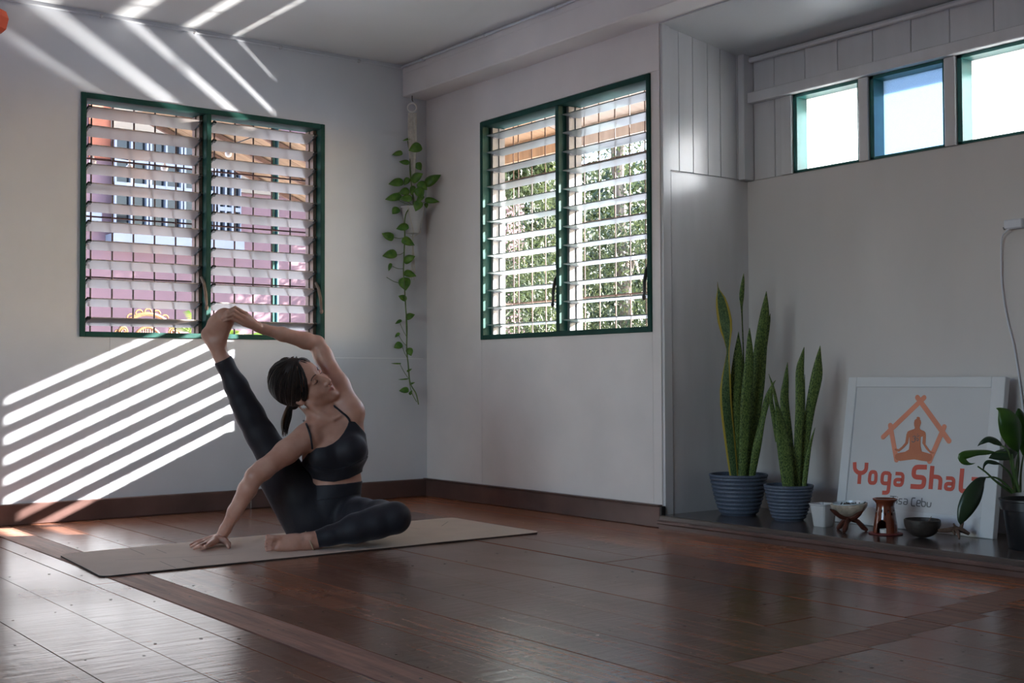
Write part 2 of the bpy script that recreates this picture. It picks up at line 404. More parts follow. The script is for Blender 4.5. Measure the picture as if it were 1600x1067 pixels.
# alcove side wall: boards above, a sheet below
ws = struct('wall_side')
MB().box((.0, SW+.005, -.1), (CX+.10, SW+.048, 2.2)).build('wall_core', M['board'], ws)
bx = [0.002, .050, .108, .194, .286, .367, .471, CX]
for i in range(len(bx)-1):
    d = .012 if i == 0 else (.007 if i == 6 else .004)
    MB().cbox((bx[i]+.0008, SW-d, (.0 if i == 0 else 1.53)), (bx[i+1]-.0008, SW+.006, 2.16), .0015).build('board', M['board'], ws)
MB().cbox((.052, SW-.008, .05), (CX, SW+.006, 1.522), .0015).build('wall_sheet', M['board'], ws)
MB().cbox((.475, SW-.045, 1.524), (CX, SW-.007, 2.10), .003).build('corner_post', M['board'], ws)

# alcove back wall with three fixed lights
CW = [(-2.117, -2.467), (-2.518, -2.869), (-2.922, -3.285)]
CZ0, CZ1 = 1.526, 1.870
CEND = -6.2
wr = struct('wall_right')
b = MB()
b.box((CX+.004, CEND, -.1), (CX+.10, SW+.048, CZ0)); b.box((CX+.004, CEND, CZ1), (CX+.10, SW+.048, 2.22))
ys = [SW+.048]+[v for p in CW for v in p]+[CEND]
for i in range(0, len(ys), 2): b.box((CX+.004, ys[i+1], CZ0), (CX+.10, ys[i], CZ1))
b.build('wall_core', M['wall_c'], wr)
MB().cbox((CX-.006, CEND, .05), (CX+.004, SW, 1.522), .0015).build('wall_sheet', M['wall_c'], wr)
sy = [SW, -1.885, -2.008, -2.181, -2.355, -2.533, -2.716, -2.890, -3.077, -3.26, -3.44]
while sy[-1] > CEND: sy.append(sy[-1]-.185)
for i in range(len(sy)-1):
    MB().cbox((CX-.003, sy[i+1]+.0012, 1.90), (CX+.004, sy[i]-.0012, 2.13), .002).build('board', M['board'], wr)
for a, c in ((-1.886, -2.009), (-2.0095, -2.053)):
    MB().cbox((CX-.003, c+.001, 1.525), (CX+.004, a-.001, 1.90), .002).build('board', M['board'], wr)
t = struct('trim_5')
MB().cbox((CX-.042, CEND, 1.870), (CX-.0035, -1.828, 1.918), .003).build('lintel_board', M['board'], t)
for a, c in ((-2.055, -2.115), (-2.469, -2.516), (-2.871, -2.920), (-3.287, -3.34)):
    MB().cbox((CX-.018, c, 1.524), (CX-.0035, a, 1.869), .002).build('window_post', M['board'], t)
MB().tube([(CX-.02, CEND, 2.068), (CX-.02, SW-.04, 2.068)], .013, 8).build('cornice_rod', M['board'], struct('trim_6'), smooth=True)
for k, (a, c) in enumerate(CW):
    w = struct('window_%d' % (k+3))
    fm = M['teal'] if k != 1 else M['teal']
    for q0, q1 in (((a-.0, CZ0), (a-.020, CZ1)), ((c+.012, CZ0), (c, CZ1)), ((a, CZ1-.014), (c, CZ1)), ((a, CZ0), (c, CZ0+.010))):
        MB().cbox((CX-.006, min(q0[0], q1[0]), q0[1]), (CX+.085, max(q0[0], q1[0]), q1[1]), .001).build('frame_bar', fm, w)
    MB().box((CX+.060, c+.01, CZ0+.009), (CX+.064, a-.018, CZ1-.013)).build('pane', M['pg_blue'] if k == 1 else M['pg_white'], w)
# eave that shades the head of the lights
MB().box((CX+.10, CEND, 2.025), (CX+.562, SW+.05, 2.07)).build('roof_eave_side', M['bar2'], kind='structure')

# raised ledge under the alcove wall
pf = struct('floor_ledge')
MB().cbox((-.030, CEND, .030), (CX-.006, SW-.006, .055), .004).build('ledge_board', M['platform'], pf)
MB().cbox((-.044, CEND, .018), (-.012, SW-.001, .036), .005).build('nosing', M['baseb'], pf)
MB().cbox((-.030, CEND, -.02), (.01, SW-.001, .030), .003).build('riser', M['baseb'], pf)
# baseboards
bl = struct('baseboard_left')
for x0, x1 in ((RX, -1.05), (-1.048, -.02)):
    MB().cbox((x0, -.026, 0), (x1, -.0045, .094), .004).build('skirting', M['baseb'], bl)
bb = struct('baseboard_back')
MB().cbox((-.024, SW-.004, 0), (-.0045, -.004, .090), .003).build('skirting', M['baseb'], bb)
MB().cbox((-.030, SW-.002, .090), (-.0045, -.004, .097), .002).build('skirting_cap', M['baseb'], bb)
MB().cbox((-.0245, SW-.016, 0), (.0, SW-.0045, .092), .002).build('skirting_end', M['black'], bb)

# the rest of the room, behind and beside the camera: unseen walls, with one opening added and sized for daylight
wr2 = struct('wall_rear')
b = MB()
b.box((RX-.12, RY-.12, 2.2), (.66, RY, CEIL+.1)); b.box((RX-.12, RY-.12, 0), (.66, RY, 2.2))
b.build('wall_core', M['wall_b'], wr2)
MB().box((RX-1.5, RY-2.3, 2.3), (2.2, RY-.12, 2.36)).build('roof_sun_block', M['baseb'], kind='structure')  # unseen roof added to keep direct sun out at the rear
wn = struct('wall_near')
b = MB(); b.box((RX-.12, RY, 2.05), (RX, .12, CEIL+.1)); b.box((RX-.12, -2.3, 0), (RX, .12, 2.05)); b.box((RX-.12, RY, 0), (RX, -4.3, 2.05))
b.build('wall_core', M['wall_a'], wn)
wf = struct('wall_far'); MB().box((0, RY, 0), (.1, CEND, CEIL)).build('wall_core', M['wall_b'], wf); MB().box((0, CEND-.1, 0), (CX+.1, CEND, CEIL)).build('wall_return', M['wall_b'], wf)
portal('portal_near', (RX-.02, -3.3, 1.02), (R(90), 0, R(-90)), 2.0, 2.05)
portal('portal_a', ((AX0+AX1)/2, .14, 1.393), (R(-90), 0, 0), 1.24, 1.12)
portal('portal_b', (.14, (BY0+BY1)/2, 1.393), (R(90), 0, R(90)), 1.26, 1.12)

# ---------------------------------------------------------------- louvre windows
def louvre_window(name, loc, rz, W, mull, bars, hbars, tilt, barmat, chan):
    w = struct(name, loc=loc, rz=rz)
    H = WZ1-WZ0; D = .118; F = .024
    for a, c, nm in (((0, 0), (F, H), 'jamb'), ((W-F, 0), (W, H), 'jamb'), ((F, H-.026), (W-F, H), 'head'), ((F, 0), (W-F, .024), 'sill')):
        MB().cbox((a[0], -.012, a[1]), (c[0], D, c[1]), .002).build(nm, M['green'], w)
    MB().cbox((mull-.0125, -.010, .024), (mull+.0125, D, H-.026), .002).build('mullion', M['green'], w)
    for a, c in ((F, mull-.0125), (mull+.0125, W-F)):
        # pivot channels
        for s, x in ((1, a), (-1, c)):
            b = MB(); b.cbox((min(x, x+s*.018), .040, .026), (max(x, x+s*.018), .078, H-.028), .001)
            b.cbox((min(x+s*.004, x+s*.023), .079, .026), (max(x+s*.004, x+s*.023), .115, H-.028), .001)
            ch = b.build('pivot_channel', chan, w)
        cx = (a+c)/2; ln = c-a-.034
        me = MB().cbox((-ln/2, -.050, -.0026), (ln/2, .050, .0026), .0012).mesh('louvre_blade', M['blade_a' if name == 'window_1' else 'blade_b'])
        cm = MB(); cm.cbox((-.004, -.040 if name == 'window_1' else -.012, -.006), (.006, .040, .006), .001); cm.cbox((-.010, -.006, -.010), (.004, .006, .010), .001)
        if name == 'window_1': cm.cbox((-.004, -.052, -.005), (.014, -.030, .0055), .001)
        cmm = cm.mesh('blade_clip', M['clip'] if name == 'window_1' else M['alu'])
        for k in range(12):
            z = (.906-WZ0) + .0884*k
            tl = tilt + rng.uniform(-1.2, 1.2)
            o = inst('louvre_blade', me, w, (cx, .052, z), (R(-tl), 0, 0))
            inst('blade_clip', cmm, o, (-ln/2, 0, 0)); inst('blade_clip', cmm, o, (ln/2, 0, 0), (0, 0, 0)).scale = (-1, 1, 1)
        # crank lever at the right-hand channel
        b = MB(); b.tube([(c-.012, .02, .30), (c-.010, -.005, .27), (c-.006, -.020, .215), (c-.004, -.024, .16)], [.007, .008, .008, .006], 8)
        b.sphere((c-.004, -.026, .15), (.010, .007, .014), 10, 7)
        b.build('crank_handle', M['clip'] if name == 'window_2' else M['alub'], w, smooth=True)
    g = MB().tube([(0, 0, -.02), (0, 0, H+.02)], .0030 if name == 'window_2' else .0044, 6).mesh('grille_bar', barmat)
    for x in bars: inst('grille_bar', g, w, (x, .145, 0))
    for z in hbars:
        MB().tube([(0, .152, z-WZ0), (W, .152, z-WZ0)], .0042, 6).build('grille_rail', barmat, w)
    return w
louvre_window('window_1', (AX0, 0, WZ0), 0, AX1-AX0, .616, [x-AX0-.004 for x in (-1.78, -1.678, -1.576, -1.472, -1.366, -1.167, -1.057, -.956, -.853, -.748)],
              (1.704, 1.678, 1.405, 1.119), 19.0, M['bar'], M['alub'])
louvre_window('window_2', (0, BY0, WZ0), R(-90), BY0-BY1, .627, [BY0-y for y in (-.60, -.642, -.754, -.864, -.966, -1.165, -1.273, -1.386, -1.487, -1.59, -1.69)],
              (1.66, 1.38, 1.02), 3.0, M['bar2'], M['alu'])
# ---------------------------------------------------------------- outside
M['ground'] = mat('pale_earth', (0.46, 0.48, 0.51), 0.9, var=0.3, vscale=1.5, bump=.3, bscale=20)
M['pink'] = mat('pink_render', (0.185, 0.106, 0.118), 0.8, var=0.10, vscale=2, bump=.1, bscale=60)
M['orange'] = mat('orange_render', (0.28, 0.085, 0.045), 0.8, var=0.1, vscale=3)
M['white_ext'] = mat('white_window_paint', (0.21, 0.225, 0.27), 0.5, var=0.05, vscale=4)
M['cream'] = mat('cream_render', (0.26, 0.21, 0.16), 0.8, var=0.12, vscale=3)
M['soffit'] = mat('tan_plywood', (0.26, 0.155, 0.08), 0.7, var=0.25, vscale=4, stretch=(1, 6, 1), rand=.1)
M['soffit2'] = mat('beige_plywood', (0.25, 0.20, 0.16), 0.7, var=0.15, vscale=4, stretch=(1, 6, 1), rand=.06)
M['rafter'] = mat('brown_rafter', (0.14, 0.07, 0.04), 0.6, var=0.3, vscale=8)
M['rattan'] = mat('orange_rattan', (0.20, 0.085, 0.028), 0.5, var=0.3, vscale=40)
M['pipe'] = mat('teal_pipe_paint', (0.015, 0.10, 0.115), 0.4, var=.1, vscale=6)
M['pane_dark'] = mat('dark_window_glass', (0.012, 0.014, 0.018), 0.06, spec=0.35)
M['bulb'] = mat('frosted_bulb', (0.85, 0.72, 0.62), 0.2, trans=0)
def leaf_mat(name, c1, c2, trl=.35, rough=.45, sc=5.0):
    m = bpy.data.materials.new(name); m.use_nodes = True
    n = m.node_tree.nodes; l = m.node_tree.links; b = n['Principled BSDF']; out = n['Material Output']
    tc = n.new('ShaderNodeTexCoord'); nz = n.new('ShaderNodeTexNoise'); nz.inputs['Scale'].default_value = sc; l.new(tc.outputs['Object'], nz.inputs['Vector'])
    cr = n.new('ShaderNodeValToRGB'); cr.color_ramp.elements[0].position = .35; cr.color_ramp.elements[1].position = .65
    cr.color_ramp.elements[0].color = (*c1, 1); cr.color_ramp.elements[1].color = (*c2, 1); l.new(nz.outputs[0], cr.inputs[0])
    l.new(cr.outputs[0], b.inputs['Base Color']); b.inputs['Roughness'].default_value = rough
    if trl:
        t = n.new('ShaderNodeBsdfTranslucent'); l.new(cr.outputs[0], t.inputs[0]); mx = n.new('ShaderNodeMixShader'); mx.inputs[0].default_value = trl
        l.new(b.outputs[0], mx.inputs[1]); l.new(t.outputs[0], mx.inputs[2]); l.new(mx.outputs[0], out.inputs[0])
    return m
M['tree_leaf'] = leaf_mat('narrow_tree_leaf', (0.022, 0.036, 0.014), (0.075, 0.095, 0.036), .3, .4, 3)
M['tree_leaf2'] = leaf_mat('dry_tree_leaf', (0.12, 0.09, 0.055), (0.20, 0.15, 0.10), .3, .5, 3)
M['bark'] = mat('grey_bark', (0.20, 0.16, 0.13), 0.85, var=.3, vscale=10, bump=.5, bscale=30)
M['palm_leaf'] = leaf_mat('yellow_green_palm', (0.065, 0.13, 0.015), (0.16, 0.21, 0.035), .4, .4, 8)

MB().box((-14, -16, -.5), (26, 26, -.30)).build('ground', M['ground'], kind='structure')

# neighbouring house
PY = 4.6; K = (PY-CAMPOS[1])/(3.0-CAMPOS[1])
def nb(x, z): return (CAMPOS[0]+(x-CAMPOS[0])*K, CAMPOS[2]+(z-CAMPOS[2])*K)      # survey taken at y=3, house stands at PY
nh = empty('neighbour_house', (0, PY, -.3), label='pink rendered house with white casement windows seen through the louvres', cat='house')
def nhb(mb, name, m, par=nh, **k): return mb.build(name, m, par, loc=None, **k)
def NB(x0, x1, z0, z1, y0, y1, mb=None):
    a = nb(x0, z0); c = nb(x1, z1); mb = mb or MB(); mb.box((a[0], y0, a[1]+.3), (c[0], y1, c[1]+.3)); return mb
MB().box((-5, 0, 0), (4.2, .25, 3.6)).build('house_wall', M['pink'], nh)
NB(-.885, -.735, 2.2, 2.75, -.03, .0).build('orange_pilaster', M['orange'], nh)
NB(-1.35, -.80, 1.70, 1.87, -.05, .0).build('white_band', M['white_ext'], nh)
NB(-.735, .02, 2.40, 2.75, -.06, 0).build('arch_surround', M['cream'], nh)
# big bay window: three casements of two lights, with transoms
def casement(x0, x1, z0, z1, nv, nh_, yb):
    w = NB(x0, x1, z0, z1, yb-.02, yb).build('window_backing', M['pane_dark'], nh)
    wd = (x1-x0)
    for i in range(nv+1):
        x = x0+wd*i/nv; t_ = .030 if i % 2 == 0 else .014
        NB(max(x0, x-t_/2), min(x1, x+t_/2), z0, z1, yb-.07, yb-.02).build('window_stile', M['white_ext'], w)
    for k in range(nh_+1):
        z = z0+(z1-z0)*k/nh_; t_ = .030
        NB(x0, x1, max(z0, z-t_/2), min(z1, z+t_/2), yb-.068, yb-.02).build('window_rail', M['white_ext'], w)
for xs in ((-.735, -.49), (-.48, -.235), (-.225, .02)): casement(xs[0], xs[1], 1.66, 2.37, 2, 4, -.06)
NB(-.76, .05, 1.60, 1.66, -.20, 0).build('window_sill', M['white_ext'], nh)
casement(.05, .235, 1.68, 2.36, 3, 3, -.02)
NB(.03, .25, 1.60, 1.68, -.12, 0).build('window_sill', M['white_ext'], nh)
NB(.25, 1.4, 2.05, 2.20, -.04, 0).build('sunlit_strip', M['cream'], nh)  # cream strip painted for the sunlit upper edge of the wall

# sloping porch roof between the houses
pr = empty('porch_roof', (0, 1.6, 0), label='brown timber porch roof sloping down beside the pink house', cat='roof')
p0 = on_y(236, 192, 2.6); p1 = on_y(520, 345, 2.6)
for k in range(6):
    y0 = 1.55-1.6 + k*.18; y1 = y0+.174
    b = MB(); b.add([(p0[0]-.1, y0, p0[2]+.045), (p1[0], y0, p1[2]), (p1[0], y1, p1[2]), (p0[0]-.1, y1, p0[2]+.045)]+[(p0[0]-.1, y0, p0[2]+.065), (p1[0], y0, p1[2]+.02), (p1[0], y1, p1[2]+.02), (p0[0]-.1, y1, p0[2]+.065)],
      [(0, 1, 2, 3), (7, 6, 5, 4), (0, 4, 5, 1), (1, 5, 6, 2), (2, 6, 7, 3), (3, 7, 4, 0)])
    b.build('roof_board', M['soffit'], pr)
for k in range(3):
    y0 = 1.7-1.6+k*.42
    MB().tube([(p0[0]-.1, y0, p0[2]+.02), (p1[0], y0, p1[2]-.025)], .022, 4).build('rafter', M['rafter'], pr)

# own eaves outside the two windows
e1 = struct('roof_eave_front')
MB().box((RX, .12, 2.12), (.6, .85, 2.15)).build('soffit_sheet', M['soffit2'], e1)
MB().box((RX, .85, 2.10), (.6, .88, 2.22)).build('fascia', M['rafter'], e1)
e2 = struct('roof_eave_back')
for y0, y1, m_ in ((-.02, 1.6, 'soffit'), (SW+.14, -.025, 'soffit2')):
    b = MB(); b.add([(.12, y0, 2.26), (.93, y0, 2.10), (.93, y1, 2.10), (.12, y1, 2.26), (.12, y0, 2.29), (.93, y0, 2.13), (.93, y1, 2.13), (.12, y1, 2.29)],
       [(0, 1, 2, 3), (7, 6, 5, 4), (0, 4, 5, 1), (1, 5, 6, 2), (2, 6, 7, 3), (3, 7, 4, 0)]); b.build('soffit_sheet', M[m_], e2)
    MB().box((.93, y0, 1.985), (.955, y1, 2.17)).build('fascia', M[m_], e2)
    MB().box((.915, y0, 2.062), (.93, y1, 2.074)).build('fascia_bead', M['rafter'], e2)
MB().box((-.3, -8, 2.36), (1.0, 1.7, 2.40)).build('roof_sheet', M['rafter'], e2)
# pipes
for px, y, r_, nm, lab in ((432, .62, .0125, 'rain_pipe', 'teal rain pipe standing outside the louvre window'), (426, .62, .010, 'porch_post', 'thin dark green porch post next to the teal rain pipe')):
    p = on_y(px, 400, y)
    tag(MB().tube([(p[0], y, -.30), (p[0], y, 2.119)], r_, 12).build(nm, M['pipe'] if nm == 'rain_pipe' else M['green'], smooth=True), lab, 'pipe' if nm == 'rain_pipe' else 'post')
# string of globe bulbs
sl = empty('string_lights', (0, .8, 2.0), label='string of round bulbs hanging outside under the eave', cat='string lights')
spx = [(100, 236), (145, 240), (202, 250), (257, 250), (310, 240), (357, 228), (420, 205)]
pts = [on_y(x, y, .8)-np.array((0, .8, 2.0)) for x, y in spx]
MB().tube([(pts[0][0], 0, .119)]+pts+[(pts[-1][0], 0, .119)], .003, 6).build('cord', M['black'], sl)
bm_ = MB(); bm_.sphere((0, 0, -.045), .020, 12, 8); bm_.tube([(0, 0, 0), (0, 0, -.028)], .008, 8); bme = bm_.mesh('bulb', M['bulb'], True)
for i in (1, 2, 3, 5): inst('bulb', bme, sl, pts[i])

# rattan peacock chair outside the first window
rc = empty('rattan_chair', (-.767, 2.15, -.3), label='orange rattan peacock chair with scrolled back outside the louvre window', cat='chair')
rc.scale = (1.07, 1.07, 1.065)
def arc(cx, cz, rx, rz, a0, a1, n, y=0): return [(cx+rx*math.cos(R(a0+(a1-a0)*i/n)), y, cz+rz*math.sin(R(a0+(a1-a0)*i/n))) for i in range(n+1)]
MB().tube(arc(0, 1.03, .21, .25, -8, 188, 26), .014, 8).build('outer_hoop', M['rattan'], rc, smooth=True)
MB().tube(arc(0, .98, .125, .22, -8, 188, 22), .009, 8).build('inner_hoop', M['rattan'], rc, smooth=True)
for s in (-1, 1):
    MB().tube([(s*(.150+.028*(1-i/26)*math.cos(i*.55)), -.012, 1.17+.030*(1-i/26)*math.sin(i*.55)) for i in range(22)], .006, 6).build('scroll', M['rattan'], rc, smooth=True)
for k in range(9):
    a = R(28+k*15.5); p = Vector((.205*math.cos(a), 0, 1.03+.25*math.sin(a)))
    MB().tube([p+Vector((.022*math.cos(t_)*1.0, -.005, .020*math.sin(t_)+.012)) for t_ in np.linspace(0, 5.5, 10)], .0055, 6).build('scallop', M['rattan'], rc, smooth=True)
wv = MB()
for i in range(17): x = -.115+i*.0144; h = .22*math.sqrt(max(0, 1-(x/.125)**2)); wv.tube([(x, 0, .45), (x, 0, .98+h)], .0035, 5)
for i in range(44): z = .47+i*.0165; hw = .115 if z < .98 else .125*math.sqrt(max(.0, 1-((z-.98)/.22)**2)); wv.tube([(-hw, .004, z), (hw, .004, z)], .003, 5)
wv.build('woven_back', M['rattan'], rc)
MB().lathe([(.22, 0), (.25, .03), (.25, .07), (.0, .075)], 28, (0, -.2, .40)).build('seat', M['rattan'], rc, smooth=True)
MB().lathe([(.21, 0), (.13, .2), (.20, .40)], 24, (0, -.2, 0)).build('base', M['rattan'], rc, smooth=True)
for s in (-1, 1): MB().tube([(s*.20, 0, .42), (s*.21, 0, 1.03)], .012, 8).build('back_post', M['rattan'], rc)

# small palm outside
pm = empty('palm_plant', (-.735, 1.1, -.3), label='yellow green palm fronds outside behind the raised foot', cat='plant')
MB().tube([(0, 0, 0), (.01, 0, .5), (0, 0, 1.08)], [.05, .04, .03], 10).build('stem', M['bark'], pm, smooth=True)
def frond(az, up, ln, droop):
    b = MB(); pts = []
    for i in range(11):
        t_ = i/10; r_ = .8*ln*t_*math.cos(R(up)); z = 1.04+ln*t_*math.sin(R(up))-droop*t_*t_
        pts.append(Vector((r_*math.cos(R(az)), r_*math.sin(R(az)), z)))
    b.tube(pts, [.006*(1-.7*i/10) for i in range(11)], 5)
    for i in range(2, 11):
        t_ = (pts[min(i+1, 10)]-pts[i-1]).normalized(); sd_ = t_.cross(Vector((0, 0, 1))).normalized(); up_ = sd_.cross(t_)
        for s in (-1, 1):
            for q in (0, .5):
                p = pts[i]-t_*(ln*.05*q); L = .17*(1-.45*abs(i-5)/5)
                d = (sd_*s*.8+t_*.75+up_*.15).normalized(); w_ = t_*.006
                m_ = p+d*L*.5+up_*.01; e = p+d*L-Vector((0, 0, .03))
                b.add([p-w_*.6, p+w_*.6, m_+w_, e, m_-w_], [(0, 1, 2, 3, 4)])
    return b
for az, up, ln, dr in ((175, 28, .55, .12), (200, 40, .5, .12), (150, 48, .5, .15), (120, 60, .42, .1), (20, 38, .45, .12), (-20, 25, .5, .14), (60, 45, .45, .15), (250, 50, .4, .15), (300, 35, .42, .12)):
    frond(az, up, ln, dr).build('frond', M['palm_leaf'], pm)

# trees beyond the second window
nr = np.random.default_rng(11)
def leaf_cloud(n, blobs, L, W, droop=.4):
    """n narrow leaves scattered through ellipsoid shells"""
    V = np.zeros((n, 4, 3)); tot = sum(b_[2] for b_ in blobs); k = 0
    for c, r, wgt in blobs:
        m_ = int(n*wgt/tot) if (c, r, wgt) is not blobs[-1] else n-k
        m_ = min(m_, n-k)
        d = nr.normal(size=(m_, 3)); d /= np.linalg.norm(d, axis=1)[:, None]
        p = np.array(c)+d*np.array(r)*(nr.uniform(.35, 1, (m_, 1))**.5)
        ax = nr.normal(size=(m_, 3)); ax[:, 2] -= droop*1.5; ax /= np.linalg.norm(ax, axis=1)[:, None]
        sd_ = np.cross(ax, nr.normal(size=(m_, 3))); sd_ /= np.linalg.norm(sd_, axis=1)[:, None]
        l_ = L*nr.uniform(.6, 1.3, (m_, 1)); w_ = W*nr.uniform(.7, 1.3, (m_, 1))
        V[k:k+m_, 0] = p; V[k:k+m_, 1] = p+ax*l_*.45+sd_*w_; V[k:k+m_, 2] = p+ax*l_; V[k:k+m_, 3] = p+ax*l_*.45-sd_*w_
        k += m_
    V = V[:k]
    me = bpy.data.meshes.new('foliage'); me.from_pydata(V.reshape(-1, 3).tolist(), [], np.arange(k*4).reshape(-1, 4).tolist()); return me
def tree(name, loc, h, blobs, n, L, W, lm, label, r0=.09, group=None, crown=None):
    t_ = empty(name, loc, label=label, cat='tree', group=group)
    b = MB(); b.tube([(0, 0, 0), (.05, .03, h*.35), (-.03, .05, h*.7), (.02, 0, h)], [r0, r0*.8, r0*.55, r0*.3], 8)
    for c, r, w_ in blobs: b.tube([(0, .03, h*.4), tuple(np.array(c)*.6+np.array((0, 0, h*.25))), c], [r0*.4, r0*.28, r0*.12], 6)
    b.build('trunk', M['bark'], t_, smooth=True)
    me = leaf_cloud(n, blobs, L, W); me.materials.append(lm)
    f = bpy.data.objects.new('foliage', me); COL.objects.link(f); f.parent = t_; f['kind'] = 'stuff'
    if crown:
        me = leaf_cloud(*crown); me.materials.append(lm); f = bpy.data.objects.new('foliage', me); COL.objects.link(f); f.parent = t_; f['kind'] = 'stuff'
tree('tree', (2.85, 3.3, -.3), 3.2, [((0, 0, 2.3), (.92, .92, .8), 3), ((-.1, -.3, 1.5), (.8, .65, .6), 2), ((.2, .3, 1.4), (.7, .65, .7), 2), ((.1, -.1, .8), (.8, .8, .55), 1.6)], 26000, .062, .0075, M['tree_leaf'], 'narrow leaved tree behind the left pane of the second louvre window',
     crown=(9000, [((-.1, .0, 3.5), (.85, 1.0, 1.0), 1)], .13, .026))  # high foliage added to shade the pink house from the sun
tree('tree', (4.85, 3.75, -.3), 4.2, [((0, 0, 3.0), (1.0, 1.0, 1.0), 3), ((-.1, -.35, 1.9), (.85, .7, .7), 2), ((.1, .3, 1.8), (.9, .8, .8), 2), ((0, -.1, 1.0), (.95, .95, .6), 1.8), ((-.1, .2, 4.0), (.85, .9, .7), 2)], 24000, .066, .0085, M['tree_leaf'], 'bushy green tree behind the right pane of the second louvre window')
tree('tree', (7.0, 6.2, -.3), 4.2, [((0, 0, 2.6), (1.1, 1.3, 1.2), 3), ((-.1, -.6, 1.4), (1.0, 1.0, .9), 2)], 9000, .14, .034, M['tree_leaf'], 'tall tree farthest away behind the second louvre window')
tree('tree', (4.95, 5.85, -.3), 3.6, [((0, 0, 2.4), (.65, .95, 1.1), 3), ((-.0, -.1, 1.2), (.65, .9, .8), 2)], 9000, .12, .026, M['tree_leaf'], 'darker tree filling the gap between the two nearer trees')
tree('dry_shrub', (1.45, 1.5, -.3), .9, [((0, 0, 1.0), (.38, .38, .3), 2), ((.1, .1, .7), (.36, .36, .3), 2)], 1500, .06, .008, M['tree_leaf2'], 'dry brown shrub low behind the left pane of the second louvre window', .03)
# a low white wall in the distance
tag(MB().cbox((7.5, -1, -.3), (7.7, 12, .9), .01).build('garden_wall', M['white_ext']), 'white garden wall behind the trees outside', 'wall')
# ---------------------------------------------------------------- objects in the room
LEDGE = .055
M['mat_top'] = mat('taupe_mat_rubber', (0.62, 0.49, 0.405), 0.75, var=0.06, vscale=5, bump=.12, bscale=400, spec=.3)
M['mat_dark'] = mat('dark_mat_base', (0.03, 0.025, 0.022), 0.8)
M['mat_line'] = mat('etched_line', (0.26, 0.2, 0.165), 0.7)
M['pot_blue'] = mat('speckled_slate_blue_plastic', (0.10, 0.125, 0.18), 0.5, var=.5, vscale=420, bump=.15, bscale=300, detail=1.0)
M['soil'] = mat('dark_soil', (0.025, 0.018, 0.013), 0.95, var=.4, vscale=60, bump=.8, bscale=120)
M['potblack'] = mat('black_nursery_plastic', (0.010, 0.011, 0.014), 0.38, var=.2, vscale=10)
M['cupw'] = mat('white_plastic_cup', (0.62, 0.62, 0.63), 0.45)
M['mahog'] = mat('carved_dark_red_wood', (0.075, 0.022, 0.014), 0.32, var=.35, vscale=30, stretch=(1, 1, 4))
M['shell'] = mat('abalone_shell', (0.42, 0.36, 0.29), 0.35, var=.35, vscale=25, bump=.4, bscale=60)
M['nacre'] = mat('pearly_shell_lining', (0.62, 0.62, 0.66), 0.18, var=.25, vscale=30, col2=(.45, .58, .62), coat=.4)
M['ash'] = mat('grey_ash', (0.16, 0.15, 0.14), .9, var=.6, vscale=80, bump=.7, bscale=150)
M['terra'] = mat('glazed_terracotta', (0.19, 0.046, 0.022), 0.16, var=.3, vscale=14, coat=.6, coat_r=.06, bump=.1, bscale=30)
M['redcoaster'] = mat('red_coaster', (0.20, 0.028, 0.026), 0.5)
M['wax'] = mat('white_wax', (0.75, 0.73, 0.70), 0.4)
M['coco'] = mat('coconut_shell', (0.040, 0.030, 0.026), 0.5, var=.35, vscale=30, bump=.4, bscale=80)
M['drift'] = mat('driftwood', (0.15, 0.085, 0.06), .8, var=.35, vscale=25, bump=.6, bscale=60, stretch=(1, 4, 1))
M['signw'] = mat('white_sign_paint', (0.66, 0.66, 0.68), 0.40, var=.03, vscale=4)
M['signf'] = mat('white_frame_paint', (0.72, 0.73, 0.76), 0.38, var=.04, vscale=6, bump=.08, bscale=30)
M['logo_o'] = mat('faded_orange_paint', (0.80, 0.30, 0.19), .5, var=.12, vscale=8)
M['logo_b'] = mat('burnt_orange_paint', (0.52, 0.165, 0.09), .5, var=.35, vscale=7, col2=(.66, .24, .12))
M['letter_r'] = mat('red_sign_paint', (0.66, 0.11, 0.075), .5, var=.08, vscale=8)
M['letter_g'] = mat('grey_sign_paint', (0.16, 0.16, 0.165), .5)
M['cable'] = mat('white_cable', (0.72, 0.74, 0.82), .4)
M['macrame'] = mat('cotton_macrame', (0.66, 0.62, 0.56), .9, var=.12, vscale=60, bump=.6, bscale=250)
M['lantern'] = mat('orange_paper', (0.75, 0.10, 0.03), .7, var=.1, vscale=6)
M['vine'] = mat('green_vine', (0.10, 0.17, 0.04), .5, var=.25, vscale=20)

